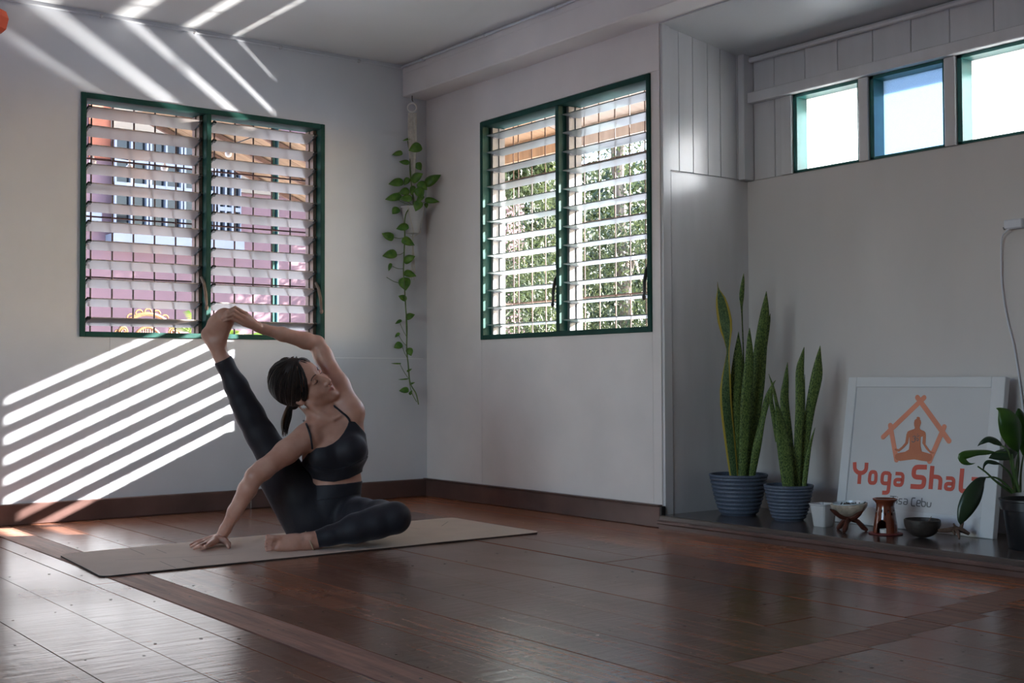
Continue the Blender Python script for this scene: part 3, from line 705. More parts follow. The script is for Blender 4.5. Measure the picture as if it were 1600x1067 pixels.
# yoga mat
def mat_obj():
    zt = .006
    c = [on_z(92, 866, zt), on_z(158, 900, zt), on_z(845, 831, zt), on_z(706, 808, zt)]
    c = [Vector(p) for p in c]
    root = empty('yoga_mat', ((c[0]+c[2])/2).xy.to_3d(), label='taupe yoga mat with a dark underside laid flat on the plank floor', cat='yoga mat')
    o = root.location
    def P(u, v, z=zt): p = c[0].lerp(c[3], u).lerp(c[1].lerp(c[2], u), v); p.z = z; return p-o
    def outline(ins):
        pts = []; ru, rv = .022, .05
        for (cu, cv, a0) in ((1-ru, 1-rv, 0), (ru, 1-rv, 90), (ru, rv, 180), (1-ru, rv, 270)):
            for k in range(7):
                a = R(a0+k*15); pts.append((cu+(ru-ins)*math.cos(a), cv+(rv-ins*2.9)*math.sin(a)))
        out = []
        for i in range(len(pts)):
            a, b = pts[i], pts[(i+1) % len(pts)]
            out.append(a); n = 12 if abs(a[0]-b[0])+abs(a[1]-b[1]) > .3 else 1
            for k in range(1, n): out.append((a[0]+(b[0]-a[0])*k/n, a[1]+(b[1]-a[1])*k/n))
        return out
    ol = outline(0); n = len(ol)
    wave = [.0012*math.sin(u*23+v*3)*(1 if v > .5 else .3) for u, v in ol]
    b = MB(); vs = [P(u, v+w*.6, .0045+max(0, w)) for (u, v), w in zip(ol, wave)]+[P(u, v+w*.6, zt+max(0, w)) for (u, v), w in zip(ol, wave)]
    b.add(vs, [tuple(range(n, 2*n))]+[(i, (i+1) % n, n+(i+1) % n, n+i) for i in range(n)]); b.build('top_layer', M['mat_top'], root)
    b = MB(); vs = [P(u, v+w*.6, .0008) for (u, v), w in zip(ol, wave)]+[P(u, v+w*.6, .0046+max(0, w)) for (u, v), w in zip(ol, wave)]
    b.add(vs, [tuple(range(n-1, -1, -1))]+[(i, (i+1) % n, n+(i+1) % n, n+i) for i in range(n)]); b.build('bottom_layer', M['mat_dark'], root)
    ln = MB()
    def mark(p, q, w=.0016):
        p = Vector(p)-o; q = Vector(q)-o; p.z = q.z = zt+.0004; d = (q-p).normalized(); s = Vector((-d.y, d.x, 0))*w
        ln.add([p-s, q-s, q+s, p+s], [(0, 1, 2, 3)])
    for a, b_ in (((203, 857.5), (226, 866.8)), ((244, 858.2), (260, 864.4)), ((250, 877), (275, 887.5)), ((285, 874), (303, 880)), ((180, 875), (300, 870)), ((300, 870), (365, 865)),
                  ((627, 849.5), (648, 837.5)), ((628, 822), (708, 835)), ((680, 830), (752, 822)), ((560, 857), (573, 852)), ((690, 822), (700, 815))):
        mark(on_z(*a, zt), on_z(*b_, zt))
    ln.build('alignment_mark', M['mat_line'], root, kind='stuff')
    return root
mat_obj()

# broad blades: one mesh with across/along coordinates for the markings
def snake_leaf_mat(name, dark, light, edge=None):
    m = bpy.data.materials.new(name); m.use_nodes = True
    n = m.node_tree.nodes; l = m.node_tree.links; b = n['Principled BSDF']
    a = n.new('ShaderNodeAttribute'); a.attribute_name = 'leafuv'
    mp = n.new('ShaderNodeMapping'); mp.inputs['Scale'].default_value = (7, 120, 1); l.new(a.outputs['Vector'], mp.inputs[0])
    nz = n.new('ShaderNodeTexNoise'); nz.inputs['Scale'].default_value = 1; nz.inputs['Detail'].default_value = 3; nz.inputs['Distortion'].default_value = 1.2; l.new(mp.outputs[0], nz.inputs['Vector'])
    cr = n.new('ShaderNodeValToRGB'); e = cr.color_ramp.elements; e[0].position = .42; e[1].position = .58; e[0].color = (*dark, 1); e[1].color = (*light, 1)
    l.new(nz.outputs[0], cr.inputs[0]); src = cr.outputs[0]
    if edge:
        sx = n.new('ShaderNodeSeparateXYZ'); l.new(a.outputs['Vector'], sx.inputs[0])
        gt = n.new('ShaderNodeMath'); gt.operation = 'GREATER_THAN'; gt.inputs[1].default_value = .5; l.new(sx.outputs[2], gt.inputs[0])
        mx = n.new('ShaderNodeMix'); mx.data_type = 'RGBA'; l.new(gt.outputs[0], mx.inputs[0]); l.new(src, mx.inputs[6]); mx.inputs[7].default_value = (*edge, 1); src = mx.outputs[2]
    l.new(src, b.inputs['Base Color']); b.inputs['Roughness'].default_value = .6; b.inputs['Specular IOR Level'].default_value = .3
    return m
M['snake'] = snake_leaf_mat('mottled_snake_leaf', (0.030, 0.060, 0.018), (0.165, 0.240, 0.062))
M['snake_y'] = snake_leaf_mat('mottled_snake_leaf_yellow_edge', (0.026, 0.060, 0.026), (0.120, 0.190, 0.070), (0.42, 0.32, 0.045))
def cr_spline(P, n):
    P = [np.array(p, float) for p in P]; P = [2*P[0]-P[1]]+P+[2*P[-1]-P[-2]]; out = []
    segs = len(P)-3
    for i in range(n+1):
        t = i/n*segs; k = min(int(t), segs-1); t -= k
        a, b, c, d = P[k:k+4]
        out.append(.5*((2*b)+(-a+c)*t+(2*a-5*b+4*c-d)*t*t+(-a+3*b-3*c+d)*t**3))
    return out
def blade(stations, face, n=22, fold=.18, thick=.0022, edge=0.0, nx=4):
    """stations: [(xyz, width, twist°)] base to tip; face: the direction the blade shows"""
    S = cr_spline([tuple(s[0])+(s[1], s[2]) for s in stations], n)
    V = []; UV = []; face = Vector(face).normalized(); ln = 0; prev = None
    rows = []
    for i, s in enumerate(S):
        p = Vector(s[:3]); w = max(0.0006, s[3])
        t = Vector(S[min(i+1, n)][:3])-Vector(S[max(i-1, 0)][:3]); t.normalize()
        sd_ = t.cross(face).normalized(); nm = sd_.cross(t).normalized()
        q = Matrix.Rotation(R(s[4]), 3, t); sd_ = q @ sd_; nm = q @ nm
        if prev is not None: ln += (p-prev).length
        prev = p; rows.append((p, w, sd_, nm, ln))
    us = [-1]+([-1+edge] if edge else [])+[-1+2*k/nx for k in range(1, nx)]+([1-edge] if edge else [])+[1]
    for side in (1, -1):
        for p, w, sd_, nm, ln_ in rows:
            for u in us:
                z = -fold*w*(u*u-.4)*.5
                th = thick*.5*side*(1-.75*abs(u)**3)
                V.append(p+sd_*(u*w/2)+nm*(z+th) if True else 0)
                UV.append((u*w/.05, ln_, 1.0 if (edge and abs(u) > 1-edge*1.01) else 0.0))
    m = len(us); N = (n+1)*m; F = []
    for i in range(n):
        for k in range(m-1):
            a = i*m+k; F.append((a, a+1, a+m+1, a+m)); F.append((N+a, N+a+m, N+a+m+1, N+a+1))
        for k in (0, m-1):
            a = i*m+k; F.append((a, a+m, N+a+m, N+a) if k == 0 else (a, N+a, N+a+m, a+m))
    return V, UV, F
def leaf_obj(name, stations, face, matl, parent, off, **k):
    V, UV, F = blade(stations, face, **k)
    me = bpy.data.meshes.new(name); me.from_pydata([tuple(v-Vector(off)) for v in V], [], F); me.materials.append(matl)
    at_ = me.attributes.new('leafuv', 'FLOAT_VECTOR', 'POINT'); at_.data.foreach_set('vector', np.array(UV, 'f').ravel())
    me.polygons.foreach_set('use_smooth', [True]*len(F)); me.update()
    o = bpy.data.objects.new(name, me); COL.objects.link(o); o.parent = parent; return o
TOCAM = -CF
def ribbed_pot(c, rt, rb, h, ribs, label):
    root = empty('snake_plant', c, label=label, cat='plant')
    prof = [(0.0, 0.0), (rb*.96, 0), (rb, .004)]
    for i in range(ribs):
        for f, d in ((.0, -.0034), (.15, -.0008), (.5, .0026), (.85, .0010), (.97, -.0034)):
            t = (i+f)/ribs; z = .004+(h-.016)*t; r_ = rb+(rt-rb)*(t**.62); prof.append((r_+d, z))
    prof += [(rt+.003, h-.010), (rt+.004, h-.002), (rt+.001, h), (rt-.006, h-.001), (rt-.008, h-.03)]
    MB().lathe(prof, 56).build('pot', M['pot_blue'], root, smooth=True)
    s = MB(); s.lathe([(rt-.009, h-.024), (rt*.6, h-.020), (rt*.3, h-.022), (.004, h-.019)], 28, cap_b=False, cap_t=True); s.build('soil', M['soil'], root, smooth='all')
    return root
P1 = (.255, -2.035, LEDGE); P2 = (.262, -2.302, LEDGE)
sp1 = ribbed_pot(P1, .120, .074, .172, 9, 'tall snake plant in the larger ribbed blue pot, in the alcove corner')
sp2 = ribbed_pot(P2, .097, .060, .144, 9, 'shorter snake plant in the smaller ribbed blue pot, beside the white cup')
def px_leaf(root, stn, dep, matl, wpx, **k):
    off = root.location
    st = [(at(x, y, dep+dd), w*dep/FPX, tw) for x, y, w, dd, tw in stn]
    leaf_obj('leaf', st, TOCAM, matl, root, off, **k)
D1 = 5.195
for stn, dd, m_, k in (
    ([(1149, 762, 12, 0, 0), (1141, 690, 18, 0, 10), (1134, 620, 19, -.01, 5), (1136, 566, 10, -.02, -50), (1137, 545, 10, -.02, -70), (1133, 505, 22, -.02, -15), (1127, 470, 17, -.01, 0), (1122.5, 452, 3, 0, 0), (1121, 440, .6, 0, 0)], .02, 'snake_y', dict(edge=.13)),
    ([(1160, 762, 8, 0, 0), (1162, 640, 11, 0, 30), (1162, 560, 7, .02, 60), (1159.5, 490, 6, .03, 60), (1159, 462, 8, .03, 10), (1161, 440, 5, .03, 0), (1162, 427, .6, .03, 0)], .06, 'snake', {}),
    ([(1164, 762, 14, 0, 0), (1172, 690, 19, 0, 0), (1182, 610, 23, 0, -10), (1189, 540, 20, .01, 0), (1195, 490, 14, .01, 0), (1197.5, 455, .8, .01, 0)], .0, 'snake', {}),
    ([(1159, 762, 12, 0, 0), (1163, 690, 16, -.01, 0), (1167, 620, 19, -.02, 10), (1171, 560, 13, -.02, 0), (1171, 530, 7, -.02, 0), (1171, 512, .6, -.02, 0)], -.04, 'snake', {}),
    ([(1148, 762, 10, 0, 0), (1149, 690, 15, 0, -10), (1149, 620, 20, 0, 0), (1153, 560, 15, 0, 0), (1154, 518, .6, 0, 0)], .03, 'snake', {}),
    ([(1172, 762, 8, 0, 0), (1181, 708, 13, -.01, 0), (1191, 655, 10, -.02, -40), (1200, 620, 9, -.02, 0), (1208, 600, 3, -.02, 0), (1212, 594, .6, -.02, 0)], -.05, 'snake', {}),
    ([(1196, 540, 6, 0, 0), (1201, 505, 5, 0, 0), (1203.5, 490, .6, 0, 0)], .03, 'snake', {})):
    px_leaf(sp1, stn, D1+dd, M[m_], 0, **k)
D2 = 4.985
for stn, dd in (
    ([(1234, 775, 18, 0, 0), (1228, 720, 22, 0, 0), (1221, 670, 19, 0, 10), (1214, 632, 8, 0, 30), (1208, 605, 4, 0, 0), (1201, 584, .6, 0, 0)], -.03),
    ([(1236, 775, 12, 0, 0), (1233, 700, 15, 0, 0), (1226, 630, 14, .01, 0), (1228, 595, 9, .01, 0), (1230.5, 566, .6, .01, 0)], .03),
    ([(1245, 775, 12, 0, 0), (1247, 700, 13, 0, 0), (1250, 630, 14, .0, 0), (1250, 580, 13, .01, 0), (1254, 555, 6, .01, 0), (1256.5, 542, .6, .01, 0)], .0),
    ([(1250, 775, 12, 0, 0), (1257, 705, 12, 0, 0), (1266, 640, 15, .0, 0), (1276, 590, 18, 0, 0), (1279, 562, 10, 0, 0), (1281.5, 540, .6, 0, 0)], .02),
    ([(1255, 775, 7, 0, 0), (1260, 730, 8, 0, 0), (1266, 695, 5, 0, 0), (1273.5, 668, .6, 0, 0)], -.03),
    ([(1247, 730, 6, 0, 0), (1255, 650, 5, 0, 0), (1257.5, 585, .6, 0, 0)], .05),
    ([(1216, 690, 9, 0, 0), (1209, 650, 8, 0, 0), (1205, 625, 7, 0, 20), (1206, 606, 4, 0, 0), (1211, 595, .6, 0, 0)], .01)):
    px_leaf(sp2, stn, D2+dd, M['snake'], 0)

# white cup
cup = empty('cup', (.20, -2.525, LEDGE), label='small white square plastic cup beside the smaller snake plant pot', cat='cup')
MB().lathe([(.0, 0), (.029, 0), (.031, .003), (.041, .082), (.045, .084), (.0455, .088), (.041, .088), (.039, .080), (.037, .072)], 40, sq=.75, cap_t=True).build('cup_body', M['cupw'], cup, smooth=True)
MB().tube([(.004, 0, .071), (.004, .002, .094)], .0012, 6).build('wick', M['black'], cup)

# carved stand and the shell on it
st_ = empty('tripod_stand', (.150, -2.690, LEDGE), label='carved dark red wooden tripod stand carrying the shell bowl', cat='stand')
for k in range(3):
    a = R(200+k*120); d = Vector((math.cos(a), math.sin(a), 0)); s = Vector((-d.y, d.x, 0))
    b = MB()
    pts = [d*.066+Vector((0, 0, .003)), d*.052+Vector((0, 0, .014)), d*.030+Vector((0, 0, .037)), d*.004+Vector((0, 0, .047))+s*.004, d*-.030+Vector((0, 0, .057)), d*-.052+Vector((0, 0, .070)), d*-.072+Vector((0, 0, .083))]
    b.tube([p for p in pts], [.006, .0105, .009, .011, .012, .0095, .0025], 8)
    o = b.build('leg', M['mahog'], st_, smooth=True)
sh = empty('shell_bowl', (.150, -2.690, LEDGE+.058), label='pale abalone shell bowl with grey ash resting on the carved stand', cat='shell')
b = MB(); NU, NVV = 36, 9; vs = []
for i in range(NVV+1):
    t = i/NVV
    for k in range(NU):
        a = 2*math.pi*k/NU; r_ = (.070+.010*math.cos(a-.6)+.002*math.sin(7*a))*math.sin(min(1, t)*math.pi/2*.98); z = .046*(1-math.cos(t*math.pi/2))+.006*t*math.sin(a*1+2.2)
        vs.append((r_*.72*math.cos(a), r_*math.sin(a), z))
fs = [(i*NU+k, i*NU+(k+1) % NU, (i+1)*NU+(k+1) % NU, (i+1)*NU+k) for i in range(NVV) for k in range(NU)]
b.add(vs, fs); o = b.build('shell', M['shell'], sh, smooth='all'); md = o.modifiers.new('thick', 'SOLIDIFY'); md.thickness = .004; md.offset = 1
b = MB(); vs = [(x*.93, y*.93, z+.0035) for x, y, z in vs]; b.add(vs, fs); b.build('shell_lining', M['nacre'], sh, smooth='all')
b = MB(); vs = [(0, 0, .041)]
for k in range(24): a = 2*math.pi*k/24; vs.append((.034*math.cos(a), .048*math.sin(a)*(1+.1*math.sin(5*a)), .037+.003*math.sin(3*a)))
b.add(vs, [(0, 1+k, 1+(k+1) % 24) for k in range(24)])
for k in range(14):
    p = Vector((rng.uniform(-.02, .02), rng.uniform(-.036, .036), .039)); q = p+Vector((rng.uniform(-.01, .01), rng.uniform(-.012, .012), rng.uniform(.004, .014))); b.tube([p, q], .0028, 5)
b.build('ash', M['ash'], sh)

# oil burner on a red coaster with a tealight
oc = tag(MB().lathe([(.0, 0), (.058, 0), (.062, .002), (.062, .004), (.058, .0055)], 36, (.188, -2.823, LEDGE), cap_t=True).build('coaster', M['redcoaster'], smooth=True), 'flat round red coaster under the terracotta oil burner', 'coaster')
ob = empty('oil_burner', (.188, -2.823, LEDGE+.0055), label='glazed terracotta oil burner with an arched opening on a red coaster', cat='oil burner')
prof = [(.046, .0), (.045, .010), (.042, .03), (.039, .05), (.036, .07), (.0335, .088), (.032, .098), (.034, .108), (.040, .116), (.0445, .120), (.0455, .125), (.041, .1255), (.036, .118), (.029, .111)]
n = 72; to = math.atan2(CAMPOS[1]+2.823, CAMPOS[0]-.188)-.35
b = MB(); inner = MB()
zs = [0, .006, .012, .018, .024, .030, .036, .042, .046, .050, .054, .060, .066, .071, .076, .081, .086, .092, .098, .103, .108, .112, .116, .120, .1235, .125]
def rad(z):
    pr = prof[:11]
    for (r0, z0), (r1, z1) in zip(pr, pr[1:]):
        if z0 <= z <= z1: return r0+(r1-r0)*(z-z0)/(z1-z0)
    return pr[-1][0]
def hole(z, a):
    da = (a-to+math.pi) % (2*math.pi)-math.pi; x = da*.041
    if z < .030: return abs(x) < .0185
    if z < .049: return abs(x) < .0185*math.sqrt(max(0, 1-((z-.030)/.019)**2))
    for zz, off in ((.068, .0), (.081, .5), (.074, .0)):
        ph = (da/(2*math.pi)*9+off) % 1
        if abs(z-zz) < .0035 and abs(ph-.5) < .10: return True
    return False
for thick, sgn in ((0, 1), (.005, -1)):
    off = len(b.v); vs = [((rad(z)-thick)*math.cos(2*math.pi*k/n), (rad(z)-thick)*math.sin(2*math.pi*k/n), z) for z in zs for k in range(n)]; fs = []
    for i in range(len(zs)-1):
        for k in range(n):
            if hole((zs[i]+zs[i+1])/2, 2*math.pi*(k+.5)/n): continue
            f = (i*n+k, i*n+(k+1) % n, (i+1)*n+(k+1) % n, (i+1)*n+k); fs.append(f)
    b.add(vs, fs)
b.lathe([(.0455, .125), (.041, .1258), (.034, .117), (.020, .113), (.0, .112)], n, cap_b=False)
o = b.build('burner_body', M['terra'], ob, smooth=True)
tl = empty('tealight', (.188+.012*math.cos(to), -2.823+.012*math.sin(to), LEDGE+.0058), label='white tealight candle standing inside the terracotta oil burner', cat='candle')
MB().lathe([(.0, 0), (.0165, 0), (.017, .014), (.0155, .014), (.015, .012)], 24, cap_t=True).build('tealight_cup', M['wax'], tl, smooth=True)
MB().tube([(0, 0, .012), (.001, 0, .018)], .0008, 5).build('wick', M['black'], tl)

# coconut bowl with an incense stick
cb = empty('coconut_bowl', (.200, -2.972, LEDGE), label='dark coconut shell bowl holding an incense stick before the sign', cat='bowl')
b = MB(); pr = []
for i in range(13): t = i/12; pr.append((.066*math.sin(t*math.pi/2*1.02)*(1+.03*math.sin(t*5)), .064*(1-math.cos(t*math.pi/2))))
pr2 = [(r_*.93, z+.0035) for r_, z in pr[::-1]]
b.lathe(pr+pr2, 44); o = b.build('bowl_shell', M['coco'], cb, smooth=True)
MB().lathe([(.058, .040), (.03, .043), (.002, .044)], 24, cap_b=False, cap_t=True).build('sand_fill', M['ash'], cb, smooth='all')
MB().tube([(.01, -.008, .044), (.02, -.025, .078)], .0011, 6).build('incense_stick', M['drift'], cb)

# driftwood branch
dw = empty('driftwood_branch', (.30, -3.035, LEDGE), label='small forked driftwood branch lying against the bottom of the sign', cat='branch')
off = np.array((.30, -3.035, LEDGE))
def pj(x, y, d): return Vector(at(x, y, d)-off)
b = MB(); DW = 4.38
b.tube([pj(1466, 829, DW), pj(1480, 828.5, DW), pj(1494, 826, DW), pj(1505, 829, DW), pj(1514, 834, DW)], [.006, .0085, .010, .009, .006], 9)
b.tube([pj(1494, 828, DW), pj(1498, 834, DW-.03), pj(1499, 842, DW-.06)], [.008, .006, .003], 8)
b.tube([pj(1501, 827, DW), pj(1504, 815, DW), pj(1505, 803, DW)], [.007, .0055, .004], 8)
b.tube([pj(1494, 826, DW), pj(1490, 818, DW-.01)], [.006, .003], 8)
b.tube([pj(1488, 827, DW), pj(1492, 835, DW-.02)], [.006, .003], 8)
b.build('branch_wood', M['drift'], dw, smooth=True)

# the framed sign
SX0, SX1, SZ = .352, .452, .583
sg = empty('framed_sign', (SX0, -2.8075, LEDGE), label='white framed yoga studio sign with orange logo leaning on the alcove wall', cat='sign')
E_u = Vector((0, -1, 0)); E_v = Vector((SX1-SX0, 0, SZ-.004)).normalized(); E_n = E_u.cross(E_v).normalized()
if E_n.x > 0: E_n = -E_n
SH = math.hypot(SX1-SX0, SZ-.004); SWD = .695
mws = Matrix((( E_u.x, E_v.x, E_n.x), (E_u.y, E_v.y, E_n.y), (E_u.z, E_v.z, E_n.z))).to_4x4()
sg.matrix_world = Matrix.Translation(Vector((SX0, -2.8075, LEDGE+.001))) @ mws
hw = SWD/2; fb = .042
for a, c in (((-hw, 0), (-hw+fb, SH)), ((hw-fb-.012, 0), (hw, SH)), ((-hw+fb, SH-fb+.002), (hw-fb-.012, SH)), ((-hw+fb, 0), (hw-fb-.012, fb+.03))):
    MB().cbox((a[0], a[1], -.030), (c[0], c[1], .0), .002).build('frame_bar', M['signf'], sg)
MB().cbox((-hw+.01, .01, -.020), (hw-.01, SH-.01, -.007), .001).build('sign_panel', M['signw'], sg)
mi = sg.matrix_world.inverted()
def sgn(zx, zy):
    """survey of the lettering, carried onto the sign board"""
    d = ray(1320+zx/5.08, 600+zy/5.08); n_ = np.array(E_n); p0_ = np.array(sg.matrix_world.translation)+n_*-.007
    t = ((p0_-CAMPOS) @ n_)/(d @ n_); p = mi @ Vector(CAMPOS+d*t); return (p.x, p.y)
def stroke(b, pts, w, closed=False, z0=-.0068, z1=-.0060, cap=True, sc_=1.0):
    P = [Vector(sgn(*p)) for p in pts]; wd = w/5.08*.00245*.5*sc_
    if len(P) > 2:                                   # round the corners
        for _ in range(2):
            Q = [] if closed else [P[0]]
            for i in range(len(P) if closed else len(P)-1):
                a, c = P[i], P[(i+1) % len(P)]; Q += [a*.8+c*.2, a*.2+c*.8]
            if not closed: Q.append(P[-1])
            P = Q
    n_ = len(P); Lp = []; Rp = []
    for i in range(n_):
        if closed: d0 = (P[i]-P[i-1]).normalized(); d1 = (P[(i+1) % n_]-P[i]).normalized()
        else: d0 = (P[i]-P[i-1]).normalized() if i else (P[1]-P[0]).normalized(); d1 = (P[i+1]-P[i]).normalized() if i < n_-1 else d0
        t = (d0+d1).normalized(); nn = Vector((-t.y, t.x)); k = min(1.9, 1/max(.4, nn.dot(Vector((-d1.y, d1.x)))))
        Lp.append(P[i]+nn*wd*k); Rp.append(P[i]-nn*wd*k)
    segs = range(n_ if closed else n_-1)
    for i in segs:
        j = (i+1) % n_; b.prism([tuple(Lp[i]), tuple(Lp[j]), tuple(Rp[j]), tuple(Rp[i])], z0, z1)
    if cap == 'round':
        for p in (P[0], P[-1]): b.prism([(p.x+wd*math.cos(R(k*22.5)), p.y+wd*math.sin(R(k*22.5))) for k in range(16)], z0, z1+.0001)
for k, (p, q) in enumerate((((305, 420), (630, 108)), ((577, 106), (828, 452)), ((362, 328), (411, 602)), ((790, 340), (673, 613)))):
    b = MB(); stroke(b, [p, q], 42, z0=-.0068+.0001*k, z1=-.0060+.00012*k, cap='round'); b.build('emblem_stick', M['logo_o'], sg)
b = MB()
def poly(b, pts, z0=-.0062, z1=-.0050): b.prism([sgn(*p) for p in pts], z0, z1)
poly(b, [(552, 310), (556, 288), (567, 278), (574, 275), (572, 266), (580, 260), (592, 262), (599, 270), (596, 279), (604, 290), (607, 308), (600, 330), (596, 345), (598, 358), (612, 366), (632, 374), (642, 386), (645, 410), (638, 410),
         (604, 420), (602, 450), (603, 490), (612, 535), (650, 545), (690, 558), (697, 580), (690, 606), (665, 616), (610, 609), (553, 597), (500, 603), (440, 611), (412, 602), (400, 585), (403, 562), (425, 548), (480, 538), (510, 520), (516, 480), (515, 430), (512, 410), (500, 405), (492, 400),
         (500, 378), (515, 370), (538, 362), (555, 356), (558, 345), (553, 330)])
poly(b, z1=-.0049, pts=[(492, 398), (514, 405), (503, 470), (470, 507), (432, 537), (408, 531), (396, 520), (404, 512), (430, 517), (455, 497), (482, 465)])
poly(b, z1=-.0049, pts=[(645, 405), (636, 412), (622, 415), (618, 470), (650, 520), (680, 548), (705, 552), (715, 545), (695, 540), (675, 525), (642, 478)])
b.build('emblem_figure', M['logo_b'], sg)
b = MB()
stroke(b, [(541, 420), (556, 411), (566, 420), (553, 432), (564, 442), (556, 459), (540, 462), (533, 452)], 6, z0=-.0050, z1=-.0046)
stroke(b, [(562, 436), (578, 428), (590, 442), (582, 453), (572, 443)], 6, z0=-.0050, z1=-.0046)
stroke(b, [(572, 412), (582, 418), (594, 408)], 5, z0=-.0050, z1=-.0046); stroke(b, [(579, 397), (583, 400)], 7, z0=-.0050, z1=-.0046)
b.build('emblem_symbol', M['letter_g'], sg)
b = MB(); zi_ = 0
for pts, w, cl in (([(79, 620), (80, 678), (106, 704), (144, 706), (170, 682), (174, 624)], 31, 0), ([(120, 708), (114, 793)], 31, 0), ([(203, 697), (250, 699), (245, 786), (193, 784)], 27, 1),
     ([(302, 704), (361, 708), (352, 790), (293, 787)], 27, 1), ([(359, 712), (347, 848), (334, 863), (298, 862)], 29, 0), ([(404, 710), (466, 713), (455, 804), (397, 801), (401, 757), (458, 760)], 25, 0),
     ([(652, 660), (570, 658), (551, 678), (547, 722), (562, 738), (618, 742), (632, 757), (626, 800), (610, 817), (523, 812)], 34, 0), ([(696, 650), (681, 834)], 32, 0), ([(690, 734), (745, 738), (762, 757), (754, 839)], 29, 0),
     ([(806, 746), (868, 749), (859, 837), (800, 833), (804, 790), (860, 793)], 25, 0), ([(934, 671), (919, 834), (930, 848), (957, 850)], 31, 0), ([(1008, 752), (1074, 756), (1066, 850), (1002, 846), (1006, 802), (1066, 806)], 25, 0)):
    stroke(b, pts, w, bool(cl), z1=-.0060+.00006*(zi_ := zi_+1), sc_=1.13)
b.build('lettering', M['letter_r'], sg, kind='stuff')
b = MB()
for pts, w, cl in (([(360, 890), (411, 893)], 7, 0), ([(386, 892), (380, 947)], 9, 0), ([(417, 914), (413, 949)], 9, 0), ([(419, 894), (418, 900)], 9, 0), ([(457, 912), (432, 910), (429, 930), (452, 934), (449, 953), (425, 951)], 8, 0),
     ([(470, 911), (499, 914), (495, 956), (466, 954), (469, 933), (496, 936)], 8, 0), ([(561, 905), (533, 903), (527, 966), (557, 968)], 9, 0), ([(570, 946), (599, 948), (601, 924), (575, 922), (569, 968), (598, 970)], 8, 0),
     ([(613, 904), (608, 970), (638, 973), (643, 936), (612, 932)], 8, 0), ([(656, 937), (652, 973), (680, 976), (685, 939)], 8, 0)):
    stroke(b, pts, w, bool(cl))
b.build('small_lettering', M['letter_g'], sg, kind='stuff')

# black pot with a leafy plant
LP = (.235, -3.372, LEDGE)
lp = empty('leafy_plant', LP, label='broad leaved green plant in a black nursery pot at the end of the ledge', cat='plant')
MB().lathe([(.0, 0), (.070, 0), (.073, .004), (.088, .130), (.097, .132), (.099, .160), (.103, .163), (.103, .168), (.097, .168), (.094, .150)], 48).build('pot', M['potblack'], lp, smooth=True)
MB().lathe([(.093, .152), (.05, .158), (.002, .155)], 24, cap_b=False, cap_t=True).build('soil', M['soil'], lp, smooth='all')
M['lily'] = leaf_mat('glossy_dark_leaf', (0.024, 0.075, 0.013), (0.065, 0.16, 0.024), .12, .28, 9)
M['lily2'] = leaf_mat('dull_dark_leaf', (0.016, 0.035, 0.018), (0.035, 0.065, 0.030), .08, .33, 9)
M['petiole'] = mat('green_petiole', (0.055, 0.105, 0.030), .4, var=.2, vscale=20)
DL = 4.13
def lz(x, y, d=0): return at(1480+x/3.95, 600+y/3.95, DL+d)
def lily(stn, m_, **k):
    st = [(lz(x, y, d), w/3.95*DL/FPX, tw) for x, y, w, d, tw in stn]
    leaf_obj('leaf', st, TOCAM, M[m_], lp, LP, n=20, **k)
lily([(440, 420, 10, 0, 0), (425, 370, 90, -.02, 0), (405, 300, 140, -.04, 0), (385, 240, 135, -.05, 0), (355, 190, 95, -.05, 0), (325, 158, 30, -.05, 0), (303, 150, 4, -.05, 0)], 'lily', fold=.3, thick=.001)
lily([(470, 440, 10, .03, 0), (470, 340, 90, .03, 0), (460, 240, 110, .03, 10), (445, 170, 50, .03, 20), (436, 150, 5, .03, 20)], 'lily', fold=.3, thick=.001)
lily([(520, 440, 10, .0, 0), (540, 300, 110, .0, 0), (560, 180, 90, .0, 10), (590, 120, 5, .0, 20)], 'lily', fold=.3, thick=.001)
lily([(335, 378, 16, .0, 0), (300, 352, 46, 0, 25), (255, 340, 40, -.01, 25), (215, 360, 24, -.01, 20), (188, 383, 3, 0, 0)], 'lily2', fold=.5, thick=.001)
lily([(292, 422, 10, 0, 0), (240, 420, 34, -.01, 30), (180, 422, 40, -.02, 30), (120, 435, 50, -.03, 10), (88, 448, 44, -.03, 0), (105, 478, 40, -.03, 0), (140, 493, 14, -.03, 0), (172, 488, 2, -.03, 0)], 'lily', fold=.3, thick=.001)
lily([(440, 420, 10, .02, 0), (400, 425, 70, .0, 30), (340, 435, 75, 0, 30), (290, 445, 45, 0, 20), (256, 458, 3, 0, 0)], 'lily2', fold=.3, thick=.001)
lily([(238, 576, 8, -.03, 0), (205, 610, 74, -.05, 0), (160, 690, 118, -.07, 0), (118, 770, 104, -.075, 0), (90, 835, 56, -.075, 0), (82, 868, 6, -.07, 0)], 'lily2', fold=.25, thick=.001)
lily([(330, 495, 6, -.02, 0), (290, 484, 26, -.03, 20), (250, 480, 24, -.03, 20), (228, 505, 14, -.03, 0), (222, 540, 3, -.03, 0)], 'lily2', fold=.4, thick=.001)
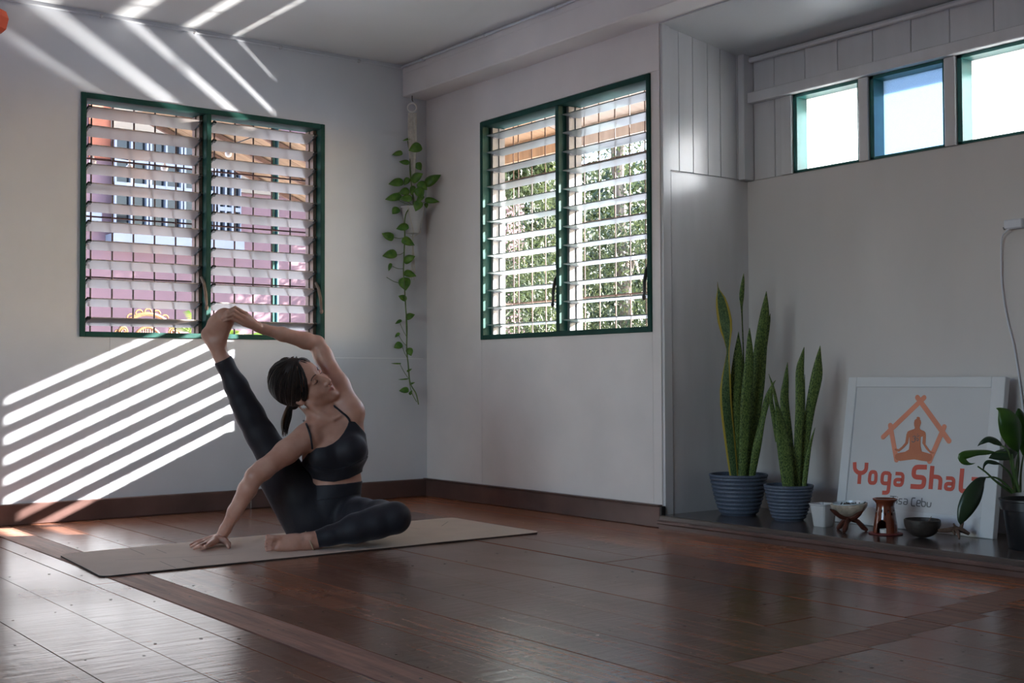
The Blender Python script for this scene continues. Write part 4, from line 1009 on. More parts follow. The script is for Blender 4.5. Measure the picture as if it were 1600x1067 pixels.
for pts in ([(425, 668, .0), (410, 560, .0), (380, 420, -.01), (335, 378, 0)], [(440, 668, 0), (425, 540, 0), (440, 420, 0)], [(410, 668, -.03), (340, 600, -.03), (290, 575, -.03), (238, 576, -.03)], [(400, 672, -.02), (300, 600, -.04), (240, 545, -.04), (188, 508, -.04)],
            [(418, 668, .02), (390, 560, 0), (330, 495, -.02)], [(450, 668, .02), (455, 540, .02), (470, 440, .03)], [(432, 668, .0), (400, 520, .0), (370, 430, 0), (292, 422, 0)], [(480, 668, .0), (500, 560, .0), (520, 440, 0)], [(420, 668, .01), (440, 500, .01), (440, 420, .02)], [(445, 668, -.02), (415, 540, -.02), (400, 430, -.01)]):
    P_ = cr_spline([lz(*p)-np.array(LP) for p in pts], 10)
    MB().tube(P_, [.0045-.002*i/10 for i in range(11)], 7).build('petiole', M['petiole'], lp, smooth=True)

# plug, cable
pg = empty('power_cable', tuple(on_x(1588, 352, CX-.006)), label='white cable and plug in the socket on the alcove wall', cat='cable')
po = np.array(pg.location)
cp = cr_spline([on_x(x, y, CX-.006-d)-po for x, y, d in ((1578, 357, .030), (1572, 362, .03), (1565, 374, .018), (1564.5, 420, .010), (1566, 452, .012), (1574, 500, .010), (1583, 535, .010), (1590, 575, .010), (1596, 620, .010), (1603, 680, .015))], 40)
MB().tube(cp, .0032, 7).build('cord', M['cable'], pg, smooth=True)
MB().cbox((-.034, -.042, -.014), (.006, .032, .020), .004).build('plug', M['cable'], pg)
MB().tube([(-.020, .018, -.004), (-.030, .034, -.012)], .006, 8).build('strain_relief', M['alu'], pg)

# paper lantern in the corner of the picture
ln_ = empty('paper_lantern', (-2.361, -.221, 2.16), label='orange faceted paper lantern hanging from the ceiling, cut by the picture edge', cat='lantern')
b = MB(); b.lathe([(.035, -.085), (.095, -.045), (.105, .0), (.095, .030), (.035, .050)], 8, cap_t=True); b.build('shade', M['lantern'], ln_)
MB().tube([(0, 0, .05), (0, 0, .174)], .003, 6).build('cord', M['black'], ln_)

# hanging pothos in a macrame hanger
HD = 6.615
hp = empty('hanging_pothos', tuple(at(644, 155, HD)), label='trailing pothos in a white pot, hanging in the room corner by macrame', cat='plant')
ho = np.array(hp.location); HS = HD/FPX
def hz(x, y, d=0): return at(x, y, HD+d)-ho
MB().tube([(0, 0, .004+(2.162-ho[2]-.004)), (0, 0, -.005), (.006, 0, -.012)], .0025, 6).build('hook', M['clip'], hp)
rc_ = hz(644, 168); MB().tube([Vector(rc_)+Vector((CR*math.cos(a)+np.array((0, 0, 1))*math.sin(a)))*.024 for a in np.linspace(0, 2*math.pi, 24, endpoint=False)], .0045, 8, closed=True).build('wooden_ring', M['wax'], hp, smooth=True)
b = MB()
for s in range(-3, 4):
    x0 = 644.5+s*1.9
    b.tube(cr_spline([hz(x0, 176), hz(x0-.4, 200, .004*(s % 2)), hz(x0+.4, 225, -.004*(s % 2)), hz(x0*.6+644.5*.4, 262), hz(x0*.4+644.5*.6, 300)], 16), .0042, 6)
b.build('macrame_strap', M['macrame'], hp, smooth=True)
pc = hz(645, 343)
pot = MB(); pot.lathe([(.0, -.075), (.030, -.075), (.034, -.070), (.062, .060), (.065, .062), (.065, .068), (.060, .068), (.056, .05)], 36, tuple(pc)); pot.build('pot', M['cupw'], hp, smooth=True)
sb = MB(); sb.lathe([(.057, .056), (.03, .060), (.002, .058)], 20, tuple(pc), cap_b=False, cap_t=True); sb.build('soil', M['soil'], hp, smooth='all')
b = MB()
for k in range(4):
    a = R(35+90*k); e = Vector(pc)+Vector((.067*math.cos(a), .067*math.sin(a), .06)); f_ = Vector(pc)+Vector((.040*math.cos(a+.5), .040*math.sin(a+.5), -.072)); g_ = Vector(pc)+Vector((0, 0, -.095))
    b.tube([Vector(hz(644.5, 298)), e, f_, g_], .0022, 6)
for k in range(9): b.tube([Vector(pc)+Vector((0, 0, -.09)), Vector(pc)+Vector((rng.uniform(-.012, .012), rng.uniform(-.012, .012), -.20-rng.random()*.05)), Vector(pc)+Vector((rng.uniform(-.015, .015), rng.uniform(-.015, .015), -.29-rng.random()*.04))], .0016, 5)
b.build('macrame_cords', M['macrame'], hp)
M['pothos'] = leaf_mat('variegated_pothos_leaf', (0.065, 0.19, 0.022), (0.16, 0.32, 0.045), .25, .32, 28)
def hleaf(cx, cy_, L, Wd, ang, d=0.0, tw=0.0):
    """heart-shaped leaf, centre pixel survey, tip direction ang"""
    c = hz(cx, cy_, d); L *= HS; Wd *= HS
    ax = CR*math.cos(R(ang))+CU*math.sin(R(ang)) + CF*rng.uniform(-.35, .1)
    ax /= np.linalg.norm(ax)
    st = []
    for t, w in ((-.50, .30), (-.47, .72), (-.34, .97), (-.12, 1.0), (.12, .80), (.32, .46), (.45, .17), (.52, .01)):
        st.append((c+ax*L*t-CF*(-.10*L*(t*2)**2), Wd*w, tw))
    o = leaf_obj('leaf', [(p+ho, w, t_) for p, w, t_ in st], TOCAM*1.0+np.array((0, 0, .35)), M['pothos'], hp, ho, n=14, fold=.35, thick=.0008)
Z1 = lambda x, y: (570+x/3.81, 140+y/3.81)
for x, y, L, Wd, ang, d, tw in ((247, 295, 50, 26, 200, 0, 30), (297, 345, 78, 66, 205, -.05, 0), (192, 378, 62, 40, 195, -.03, 10), (234, 430, 60, 34, 175, -.05, 0), (322, 457, 52, 46, 300, 0, 0), (310, 517, 80, 62, 25, -.06, 0),
        (404, 532, 108, 64, 28, -.05, 0), (184, 551, 88, 56, 195, -.05, 0), (247, 546, 52, 38, 240, -.02, 0), (346, 572, 70, 56, 315, -.07, 0), (232, 606, 64, 50, 200, -.06, 0), (329, 615, 70, 60, 290, -.10, 0),
        (168, 640, 95, 52, 195, -.07, 0), (243, 645, 74, 48, 190, -.09, 0), (313, 692, 66, 56, 250, -.10, 0), (400, 660, 88, 36, 350, -.06, 15), (366, 690, 32, 24, 280, -.05, 0), (180, 720, 52, 50, 230, -.06, 0), (282, 600, 60, 34, 260, -.03, 0), (325, 650, 60, 36, 230, -.04, 0),
        (222, 817, 74, 50, 200, -.08, 0), (137, 868, 74, 52, 160, -.08, 0), (260, 905, 80, 52, 330, -.08, 0), (146, 979, 84, 58, 195, -.08, 0), (265, 1004, 74, 54, 20, -.08, 0)):
    cx, cy_ = Z1(x, y); hleaf(cx, cy_, L/3.81, Wd/3.81, ang, d, tw)
Z2 = lambda x, y: (580+x/3.81, 360+y/3.81)
for x, y, L, Wd, ang, tw in ((110, 218, 48, 22, 255, 0), (232, 258, 76, 46, 340, 0), (62, 282, 66, 42, 205, 0), (200, 318, 82, 72, 280, 0), (187, 398, 52, 38, 160, 0), (232, 508, 58, 42, 15, 0), (160, 543, 42, 26, 215, 20), (153, 622, 36, 24, 230, 20), (158, 685, 52, 46, 210, 0),
                             (230, 723, 52, 42, 290, 0), (148, 791, 56, 16, 180, 40), (228, 832, 34, 14, 30, 40), (190, 885, 58, 14, 185, 40), (194, 950, 56, 38, 190, 0), (245, 910, 34, 12, 20, 30), (236, 965, 32, 18, 60, 20)):
    cx, cy_ = Z2(x, y); hleaf(cx, cy_, L/3.81, Wd/3.81, ang, -.06, tw)
def vine(pts, r_=.0026):
    MB().tube(cr_spline([hz(*p) for p in pts], 6*len(pts)), r_, 6).build('vine', M['vine'], hp, smooth=True)
vine([(640, 325, -.05), (634, 335, -.07), (632, 352, -.07), (632.5, 370, -.07), (631.5, 395, -.07), (630.5, 425, -.07), (632, 445, -.07), (633.5, 475, -.06), (636, 510, -.06), (635.5, 545, -.06), (638, 570, -.06), (641, 598, -.06), (650, 615, -.06), (654, 632, -.06)], .0032)
vine([(634, 470, -.06), (635, 520, -.06), (637, 560, -.06), (639, 590, -.06), (643, 612, -.06), (651, 628, -.06)], .002)
vine([(646, 322, -.02), (643, 290, -.02), (641, 262, -.01), (640, 240, 0), (637, 220, 0)], .0028); vine([(648, 322, -.02), (645, 300, -.03), (641, 275, -.02), (640, 252, -.02)], .0022)
for a, c in (((632, 371), (616, 371)), ((631.5, 394), (620, 398)), ((630.5, 420), (613, 416)), ((626, 443), (604, 433)), ((636, 527), (625, 505)), ((635, 540), (623, 524)), ((637, 560), (629, 543)), ((639, 592), (625, 569)), ((650, 322), (660, 300)), ((650, 322), (668, 312)), ((646, 322), (622, 300)), ((646, 322), (618, 310))):
    vine([(*a, -.06), ((a[0]+c[0])/2, (a[1]+c[1])/2+1.5, -.06), (*c, -.07)], .0014)
# ---------------------------------------------------------------- the person
def skin_mat():
    m = bpy.data.materials.new('tan_skin'); m.use_nodes = True
    n = m.node_tree.nodes; l = m.node_tree.links; b = n['Principled BSDF']
    a = n.new('ShaderNodeAttribute'); a.attribute_name = 'lip'
    tc = n.new('ShaderNodeTexCoord'); nz = n.new('ShaderNodeTexNoise'); nz.inputs['Scale'].default_value = 14; nz.inputs['Detail'].default_value = 5; l.new(tc.outputs['Object'], nz.inputs['Vector'])
    cr = n.new('ShaderNodeValToRGB'); e = cr.color_ramp.elements; e[0].position = .35; e[1].position = .7; e[0].color = (0.50, 0.255, 0.185, 1); e[1].color = (0.62, 0.355, 0.27, 1); l.new(nz.outputs[0], cr.inputs[0])
    mx = n.new('ShaderNodeMix'); mx.data_type = 'RGBA'; l.new(a.outputs['Fac'], mx.inputs[0]); l.new(cr.outputs[0], mx.inputs[6]); mx.inputs[7].default_value = (0.44, 0.175, 0.145, 1)
    l.new(mx.outputs[2], b.inputs['Base Color']); b.inputs['Roughness'].default_value = .42; b.inputs['Specular IOR Level'].default_value = .45
    b.inputs['Subsurface Weight'].default_value = .12; b.inputs['Subsurface Radius'].default_value = (.012, .005, .003); b.inputs['Subsurface Scale'].default_value = .5
    nb = n.new('ShaderNodeTexNoise'); nb.inputs['Scale'].default_value = 260; l.new(tc.outputs['Object'], nb.inputs['Vector'])
    bp = n.new('ShaderNodeBump'); bp.inputs['Strength'].default_value = .08; bp.inputs['Distance'].default_value = .002; l.new(nb.outputs[0], bp.inputs['Height']); l.new(bp.outputs[0], b.inputs['Normal'])
    return m
M['skin'] = skin_mat()
M['cloth'] = mat('dark_navy_stretch_fabric', (0.016, 0.0145, 0.020), 0.62, var=.12, vscale=9, bump=.25, bscale=55, spec=.35)
M['cloth'].node_tree.nodes['Principled BSDF'].inputs['Sheen Weight'].default_value = .35
M['cloth'].node_tree.nodes['Principled BSDF'].inputs['Sheen Roughness'].default_value = .4
M['cloth'].node_tree.nodes['Principled BSDF'].inputs['Sheen Tint'].default_value = (.5, .47, .55, 1)
M['hair'] = mat('dark_brown_hair', (0.016, 0.011, 0.010), 0.5, var=.6, vscale=60, spec=.45)
M['hair2'] = mat('sun_bleached_brown_hair', (0.055, 0.026, 0.013), 0.4, var=.6, vscale=40, spec=.5)
M['hair3'] = mat('brown_hair', (0.035, 0.022, 0.016), 0.5, spec=.45)
M['lash'] = mat('dark_lash', (0.008, 0.006, 0.005), .5)
M['anklet'] = mat('pale_cord', (0.45, 0.33, 0.22), .7, var=.2, vscale=200)
M['feather'] = mat('white_feather', (0.72, 0.72, 0.70), .6)
M['nail'] = mat('pink_nail', (0.52, 0.27, 0.21), .25)

def J(x, y, d): return at(x, y, d)
HSZ = .003
glo = np.array([1e9]*3); ghi = -glo
class Fld:
    """signed distance field filled in blocks on the common grid"""
    def __init__(s): s.F = np.full(GN, .08, np.float32)
    def block(s, lo, hi, mg):
        a = np.maximum(0, ((np.array(lo)-mg-G0)/HSZ).astype(int)); b = np.minimum(GN, ((np.array(hi)+mg-G0)/HSZ).astype(int)+2)
        sl = tuple(slice(i, j) for i, j in zip(a, b))
        ax = [G0[i]+HSZ*np.arange(a[i], b[i]) for i in range(3)]
        X, Y, Z = np.meshgrid(*ax, indexing='ij'); return sl, X.astype(np.float32), Y.astype(np.float32), Z.astype(np.float32)
    def mix(s, sl, d, k, sub=False):
        A = s.F[sl]
        if sub:
            d = -d; h = np.maximum(k-np.abs(A-d), 0)/k; s.F[sl] = np.maximum(A, d)+h*h*k*.25
        else:
            h = np.maximum(k-np.abs(A-d), 0)/k; s.F[sl] = np.minimum(A, d)-h*h*k*.25
    def cone(s, a, b, ra, rb, k=.012, flat=None, off=0.0):
        a = np.array(a, float); b = np.array(b, float); r = max(ra, rb)
        sl, X, Y, Z = s.block(np.minimum(a, b)-r, np.maximum(a, b)+r, k+.012)
        wx, wy, wz = X-a[0], Y-a[1], Z-a[2]; ba = b-a
        if flat is not None:
            n, f = flat; n = np.array(n)/np.linalg.norm(n); q = (wx*n[0]+wy*n[1]+wz*n[2])*(f-1)
            wx = wx+n[0]*q; wy = wy+n[1]*q; wz = wz+n[2]*q; ba = ba+n*(ba @ n)*(f-1)
        t = np.clip((wx*ba[0]+wy*ba[1]+wz*ba[2])/max(1e-9, ba @ ba), 0, 1)
        d = np.sqrt((wx-t*ba[0])**2+(wy-t*ba[1])**2+(wz-t*ba[2])**2)-(ra+(rb-ra)*t)
        if flat is not None: d = d/max(1, flat[1]**.5)
        s.mix(sl, d-off, k)
    def chain(s, pts, rs, k=.012, flat=None, off=0.0):
        for i in range(len(pts)-1): s.cone(pts[i], pts[i+1], rs[i], rs[i+1], k, flat, off)
    def ell(s, c, axes, r, k=.015, sub=False, off=0.0):
        c = np.array(c, float); R_ = max(r)
        sl, X, Y, Z = s.block(c-R_, c+R_, k+.012)
        q = 0; g = 0
        for a, ri in zip(axes, r):
            a = np.array(a); u = ((X-c[0])*a[0]+(Y-c[1])*a[1]+(Z-c[2])*a[2]); q = q+(u/ri)**2; g = g+(u/ri**2)**2
        q = np.sqrt(q); d = q*(q-1)/np.maximum(np.sqrt(g), 1e-6)
        s.mix(sl, d-off, k, sub)
def surface_nets(F):
    S = F < 0
    c = np.zeros(tuple(n-1 for n in F.shape), np.uint8)
    for dx in (0, 1):
        for dy in (0, 1):
            for dz in (0, 1): c += S[dx:F.shape[0]-1+dx, dy:F.shape[1]-1+dy, dz:F.shape[2]-1+dz]
    I = np.argwhere((c > 0) & (c < 8)); N = len(I)
    idx = np.full(c.shape, -1, np.int32); idx[tuple(I.T)] = np.arange(N)
    co = np.array([(x, y, z) for x in (0, 1) for y in (0, 1) for z in (0, 1)])
    val = np.stack([F[tuple((I+o).T)] for o in co], 1)
    P = np.zeros((N, 3)); cnt = np.zeros(N)
    for i in range(8):
        for j in range(i+1, 8):
            if np.abs(co[i]-co[j]).sum() != 1: continue
            a, b = val[:, i], val[:, j]; m = (a < 0) != (b < 0); t = np.where(m, a/np.where(m, a-b, 1), 0)
            P += np.where(m[:, None], co[i]+(co[j]-co[i])*t[:, None], 0); cnt += m
    P = (P/cnt[:, None]+I)*HSZ+G0
    Q = []
    for ax in range(3):
        sh = [slice(1, -1)]*3; sh[ax] = slice(0, -1); s2 = list(sh); s2[ax] = slice(1, None)
        A = S[tuple(sh)]; B = S[tuple(s2)]
        E_ = np.argwhere(A != B); off = np.ones(3, int); off[ax] = 0; E_ = E_+off
        fl_ = A[tuple((E_-off).T)]
        u, v = [(1, 2), (2, 0), (0, 1)][ax]; eu = np.zeros(3, int); eu[u] = 1; ev = np.zeros(3, int); ev[v] = 1
        q = np.stack([idx[tuple((E_-eu-ev).T)], idx[tuple((E_-ev).T)], idx[tuple(E_.T)], idx[tuple((E_-eu).T)]], 1)
        q[~fl_] = q[~fl_][:, ::-1]; Q.append(q)
    return P, np.concatenate(Q)
def nets_obj(name, F, matl, parent, off, lip=None):
    P, Q = surface_nets(F); Q = Q[(Q >= 0).all(1)]
    me = bpy.data.meshes.new(name); me.vertices.add(len(P)); me.vertices.foreach_set('co', (P-off).ravel())
    me.loops.add(Q.size); me.loops.foreach_set('vertex_index', Q.ravel().astype(np.int32)); me.polygons.add(len(Q)); me.polygons.foreach_set('loop_start', np.arange(0, Q.size, 4, dtype=np.int32))
    me.update(calc_edges=True); me.validate(); me.materials.append(matl)
    me.polygons.foreach_set('use_smooth', [True]*len(me.polygons))
    if lip is not None:
        a = me.attributes.new('lip', 'FLOAT', 'POINT'); a.data.foreach_set('value', lip(P).astype(np.float32))
    o = bpy.data.objects.new(name, me); COL.objects.link(o); o.parent = parent
    return o

# joints, surveyed
RH, LH = J(486, 806, 4.86), J(540, 806, 4.87)
RK, RA = J(408, 680, 4.80), J(343, 552, 4.74)
LK, LA = J(617, 809, 4.61), J(489, 844, 4.535)
RS, RE, RW = J(479, 682, 4.76), J(398, 744, 4.585), J(347, 836, 4.655)
LS, LE, LW = J(549, 642, 4.85), J(495, 537, 4.90), J(404, 512, 4.755)
allp = np.array([RH, LH, RK, RA, LK, LA, RS, RE, RW, LS, LE, LW, J(296, 857, 4.6), J(410, 860, 4.45), J(315, 520, 4.7), J(365, 478, 4.68), J(648, 800, 4.55), J(430, 560, 4.85), J(520, 800, 5.0)])
G0 = allp.min(0)-.09; G0[2] = -.01
GN = tuple(((allp.max(0)+.09-G0)/HSZ).astype(int)+1)
UPV = np.array((0, 0, 1.0)); NF = -CF*.92+CR*.30; NF /= np.linalg.norm(NF)
def lat(deg): v = CR*math.cos(R(deg))+CU*math.sin(R(deg)); v = v-NF*(v @ NF); return v/np.linalg.norm(v)
def axes(deg): l = lat(deg); return (l, np.cross(NF, l), NF)

def trunk_low(F, off=0.0):
    F.ell(J(512, 802, 4.875), axes(0), (.125, .088, .098), .02, off=off)
    F.ell(J(520, 778, 4.865), axes(3), (.108, .075, .082), .03, off=off)
    F.ell(J(527, 752, 4.865), axes(5), (.095, .07, .070), .03, off=off)
sh_ = RA-RK; s2 = LA-LK
def seat(F, off=0.0):
    trunk_low(F, off)
    F.ell(J(492, 816, 4.91), axes(0), (.085, .075, .085), .03, off=off)
    F.ell(J(538, 818, 4.92), axes(0), (.082, .070, .085), .03, off=off)
    F.cone(RH, RH*.8+RK*.2, .090, .085, .02, off=off)
    F.cone(LH, LH*.75+LK*.25, .080, .068, .02, off=off)
def leg_up(F, off=0.0):
    F.chain([RH, RH*.72+RK*.28, RH*.4+RK*.6, RK], [.090, .083, .070, .054], .02, off=off)
    F.cone(J(470, 822, 4.87), J(430, 752, 4.845), .062, .056, .03, off=off)
    calf = -CR*.8-CU*.45
    F.chain([RK, RK+sh_*.25, RK+sh_*.6, RK+sh_*.88, RA], [.052, .047, .040, .029, .027], .02, off=off)
    F.cone(RK+sh_*.12+calf*.010, RK+sh_*.42+calf*.010, .036, .036, .03, off=off)
def leg_down(F, off=0.0):
    F.chain([LH, LH*.65+LK*.35, LH*.3+LK*.7, LK], [.080, .066, .060, .055], .02, off=off)
    F.chain([LK, LK+s2*.22, LK+s2*.5, LK+s2*.8, LA], [.056, .053, .047, .033, .029], .014, off=off)
    F.cone(LK+s2*.22+CF*.025, LK+s2*.48+CF*.025, .042, .040, .04, off=off)
def legs(F, off=0.0):
    seat(F, off); leg_up(F, off); leg_down(F, off)
def smin(a, b, k):
    h = np.maximum(k-np.abs(a-b), 0)/k; return np.minimum(a, b)-h*h*k*.25
def feet(F):
    # left foot on the mat, lying on its outer edge
    F.chain([LA, J(478, 846, 4.525), J(455, 847.5, 4.50)], [.029, .031, .027], .015)
    F.cone(J(488, 850, 4.55), J(496, 853, 4.57), .024, .020, .015)
    F.cone(J(484, 839, 4.512), J(486, 839, 4.512), .011, .011, .015)
    F.cone(J(462, 843, 4.50), J(438, 842, 4.478), .022, .0150, .015); F.cone(J(460, 852, 4.505), J(436, 854.5, 4.474), .019, .0125, .018); F.cone(J(452, 854, 4.49), J(433, 856.5, 4.464), .014, .0085, .012)
    F.cone(J(448, 848, 4.488), J(437, 848, 4.476), .018, .012, .015)
    for (x0, y0), (x1, y1), r_, k_ in (((436, 840), (419, 839), .0105, .006), ((434, 845.5), (416.5, 845.5), .0066, .003), ((433, 849.8), (415.5, 850.2), .0060, .003), ((433, 854), (415.5, 854.8), .0058, .003), ((434, 857.5), (417, 859), .0064, .003)):
        a, c = J(x0, y0, 4.466), J(x1, y1, 4.452); m_ = a*.45+c*.55-CF*.004; F.chain([a, m_, c], [r_*.95, r_*.82, r_], k_)
    # raised right foot
    nrm = -CF*.93+CR*.28-CU*.15
    F.chain([RA, J(335, 534, 4.735), J(327, 523, 4.735)], [.027, .029, .028], .015)
    F.chain([J(328, 522, 4.73), J(341, 507, 4.715), J(351, 497, 4.70)], [.028, .037, .040], .018, (nrm, 1.45))
    F.cone(J(343, 540, 4.735), J(351, 508, 4.715), .024, .024, .02)
    for (x0, y0), (x1, y1), r_ in (((354, 489), (367, 483), .011), ((356, 492), (369, 487), .009), ((358, 495.5), (368.5, 491.5), .0085), ((358, 499), (367, 496), .008), ((357, 503), (364, 501), .008)):
        F.cone(J(x0, y0, 4.70), J(x1, y1, 4.705), r_, r_*.95, .004)
def upper(F, off=0.0):
    trunk_low(F, off)
    F.ell(J(525, 716, 4.845), axes(8), (.107, .105, .078), .03, off=off)
    F.ell(J(517, 676, 4.835), axes(22), (.112, .080, .066), .03, off=off)
    F.cone(J(552, 655, 4.85), J(557, 706, 4.845), .037, .041, .03, off=off)
    F.cone(J(487, 690, 4.80), J(490, 715, 4.83), .038, .045, .03, off=off)
    F.ell(J(507, 712, 4.775), axes(10), (.056, .052, .040), .025, off=off)
    F.ell(J(549, 702, 4.790), axes(10), (.056, .054, .042), .025, off=off)
NB = J(506, 650, 4.84)
HC = np.array(J(473.5, 600.5, 4.80))
mm = np.stack([CR*.804+CU*.429-CF*.44, -CR*.609+CU*.686-CF*.42, CR*.214+CU*.60+CF*.77])
uu, ss, vv = np.linalg.svd(mm); HB = uu @ vv                     # rows: forward, up, left
HF_, HU_, HL_ = HB
def H(f, u, l=0.0): return HC+HF_*f+HU_*u+HL_*l
HA = (HF_, HU_, HL_)
def head(F):
    F.ell(H(-.014, .026), HA, (.092, .085, .073), .01)
    F.ell(H(.034, -.034), HA, (.056, .078, .057), .02)
    F.ell(H(.038, .035), HA, (.050, .048, .058), .02)
    for s in (-1, 1):
        F.cone(H(.012, -.066, s*.045), H(.066, -.100, s*.006), .020, .0165, .02)
        F.ell(H(.050, -.036, s*.037), HA, (.028, .028, .022), .015)
        F.cone(H(.080, .017, s*.012), H(.062, .015, s*.045), .0085, .0085, .012)
    F.ell(H(.073, -.101), HA, (.017, .014, .018), .012)
    F.ell(H(.068, -.070), HA, (.026, .026, .028), .015)
    for s in (-1, 1): F.ell(H(.094, .0, s*.031), HA, (.017, .011, .016), .012, True)
    for s in (-1, 1): F.ell(H(.0715, -.001, s*.031), HA, (.0125, .0105, .0145), .004)
    F.chain([H(.083, .004), H(.095, -.022), H(.1035, -.038)], [.0075, .0085, .0105], .010)
    for s in (-1, 1): F.ell(H(.091, -.043, s*.0115), HA, (.011, .008, .0075), .006)
    F.chain([H(.080, -.066, -.021), H(.0925, -.0635, -.006), H(.0925, -.0635, .006), H(.080, -.066, .021)], [.004, .0062, .0062, .004], .004)
    F.chain([H(.080, -.0685, -.019), H(.0905, -.0745, 0), H(.080, -.0685, .019)], [.004, .0072, .004], .004)
    for s in (-1, 1):
        F.ell(H(-.010, -.012, s*.074), (HF_*.9-HU_*.2, HU_*.95+HF_*.25, HL_), (.017, .029, .009), .006)
        F.ell(H(-.004, -.010, s*.083), HA, (.008, .016, .006), .006, True)
        F.ell(H(-.004, -.038, s*.073), HA, (.008, .009, .006), .006)
    F.chain([NB, NB*.45+H(-.022, -.055)*.55, H(-.030, -.035)], [.052, .046, .050], .03)
    F.cone(J(515, 655, 4.782), H(-.002, -.052, -.060), .009, .011, .010)     # neck muscle
    F.cone(J(519, 652, 4.80), H(.02, -.07, .035), .012, .012, .02)
def arms(F):
    F.cone(NB+UPV*.0, RS, .040, .042, .035); F.cone(J(512, 648, 4.855), LS, .042, .046, .03)
    F.cone(J(514, 660, 4.79), J(486, 670, 4.735), .009, .010, .010); F.cone(J(521, 655, 4.782), J(540, 645, 4.815), .009, .010, .010)
    F.chain([RS, RS*.6+RE*.4, RE*.85+RS*.15, RE], [.050, .044, .036, .034], .022)
    d = RW-RE; F.chain([RE, RE+d*.22, RE+d*.6, RE+d*.9, RW], [.033, .034, .027, .020, .0195], .015)
    F.chain([LS, LS*.62+LE*.38, LE*.82+LS*.18, LE], [.047, .042, .034, .031], .025)
    d = LW-LE; F.chain([LE, LE+d*.2, LE+d*.6, LE+d*.92, LW], [.031, .032, .026, .0185, .0175], .015)
def hands(F):
    Z = lambda x, y, z: np.array(on_z(x, y, z))
    # right hand pressed on the mat
    mc = [Z(328, 850.5, .023), Z(323, 848.5, .025), Z(320, 846, .024), Z(319, 843, .021)]
    wr_ = Z(347, 838.5, .036)
    F.cone(RW, wr_, .0195, .018, .01)
    for m_, r_ in zip(mc, (.0105, .0105, .010, .0095)): F.cone(wr_*.85+m_*.15, m_, .0155, r_, .008)
    pip = [Z(321, 854, .025), Z(313, 852.5, .026), Z(309, 849.5, .025), Z(308, 846, .021)]
    dip = [Z(317.5, 856, .017), Z(307.5, 855, .017), Z(303, 852.3, .0165), Z(302, 849, .015)]
    tip = [Z(314.5, 857, .0125), Z(303.5, 856.6, .0125), Z(298.5, 854, .0125), Z(297.5, 851, .0122)]
    for a, b, c, d, r_ in zip(mc, pip, dip, tip, (.0078, .0080, .0076, .0068)): F.chain([a, b, c, d], [r_*1.10, r_*.97, r_*.82, r_*.68], .002)
    F.chain([wr_*.6+mc[0]*.4+np.array((0, 0, .002)), Z(352, 845, .027), Z(356.5, 849.5, .019), Z(357.5, 854.5, .0135)], [.015, .0112, .0094, .0074], .007)
    # left hand over the toes
    wl_ = J(402, 510.5, 4.745)
    F.cone(LW, wl_, .0175, .017, .01)
    mc = [J(384, 490, 4.70), J(382.5, 496, 4.692), J(381, 501.5, 4.69), J(380, 506.5, 4.695)]
    pip = [J(367.5, 480.5, 4.672), J(365.5, 485.5, 4.664), J(364, 491, 4.66), J(362, 498, 4.664)]
    dip = [J(358.5, 484.5, 4.66), J(356, 489.5, 4.655), J(354.5, 494.5, 4.654), J(355, 499.3, 4.656)]
    tip = [J(351, 489.5, 4.664), J(348.5, 494, 4.660), J(347.5, 498, 4.658), J(350, 501.3, 4.66)]
    for m_ in mc: F.cone(wl_, m_, .0160, .0088, .008)
    for a, b, c, d, r_ in zip(mc, pip, dip, tip, (.0068, .0070, .0067, .0060)): F.chain([a, b, c, d], [r_*1.12, r_*1.03, r_*.92, r_*.82], .002)
    F.chain([J(393, 503, 4.735), J(381, 499, 4.745), J(371, 494, 4.748), J(362, 492, 4.74)], [.014, .0115, .010, .0085], .006)

G_legs = Fld(); legs(G_legs); feet(G_legs)
G_up = Fld(); upper(G_up); head(G_up); arms(G_up)
G_hand = Fld(); hands(G_hand)
A_, B_ = G_up.F, G_hand.F
h_ = np.maximum(.006-np.abs(A_-B_), 0)/.006; UPF = np.minimum(A_, B_)-h_*h_*.006*.25
h_ = np.maximum(.006-np.abs(UPF-G_legs.F), 0)/.006; BODY = np.minimum(UPF, G_legs.F)-h_*h_*.006*.25
del A_, B_, h_
FLOORZ = (.0063-(G0[2]+HSZ*np.arange(GN[2]))).astype(np.float32)[None, None, :]
BODY = np.maximum(BODY, FLOORZ)
PO = np.array((-1.42, -1.32, .006))
person = empty('person', PO, label='woman in dark leggings and crop top stretching a raised leg while seated on the mat', cat='person')
def lipf(P):
    q = P-HC; f, u, l = q @ HF_, q @ HU_, q @ HL_
    d = np.sqrt((l/.024)**2+((u+.0688)/(.0125*(1-np.minimum(.9, np.abs(l)/.026))+.001))**2)
    return np.clip(1.6-d*1.2, 0, 1)*(f > .070)
nets_obj('body', BODY, M['skin'], person, PO, lipf)

gx = [G0[i]+HSZ*np.arange(GN[i]) for i in range(3)]
def half(p, n):
    """distance to a plane, negative on the kept side"""
    n = np.array(n)/np.linalg.norm(n); return ((gx[0]-p[0])[:, None, None]*n[0]+(gx[1]-p[1])[None, :, None]*n[1]+(gx[2]-p[2])[None, None, :]*n[2]).astype(np.float32)
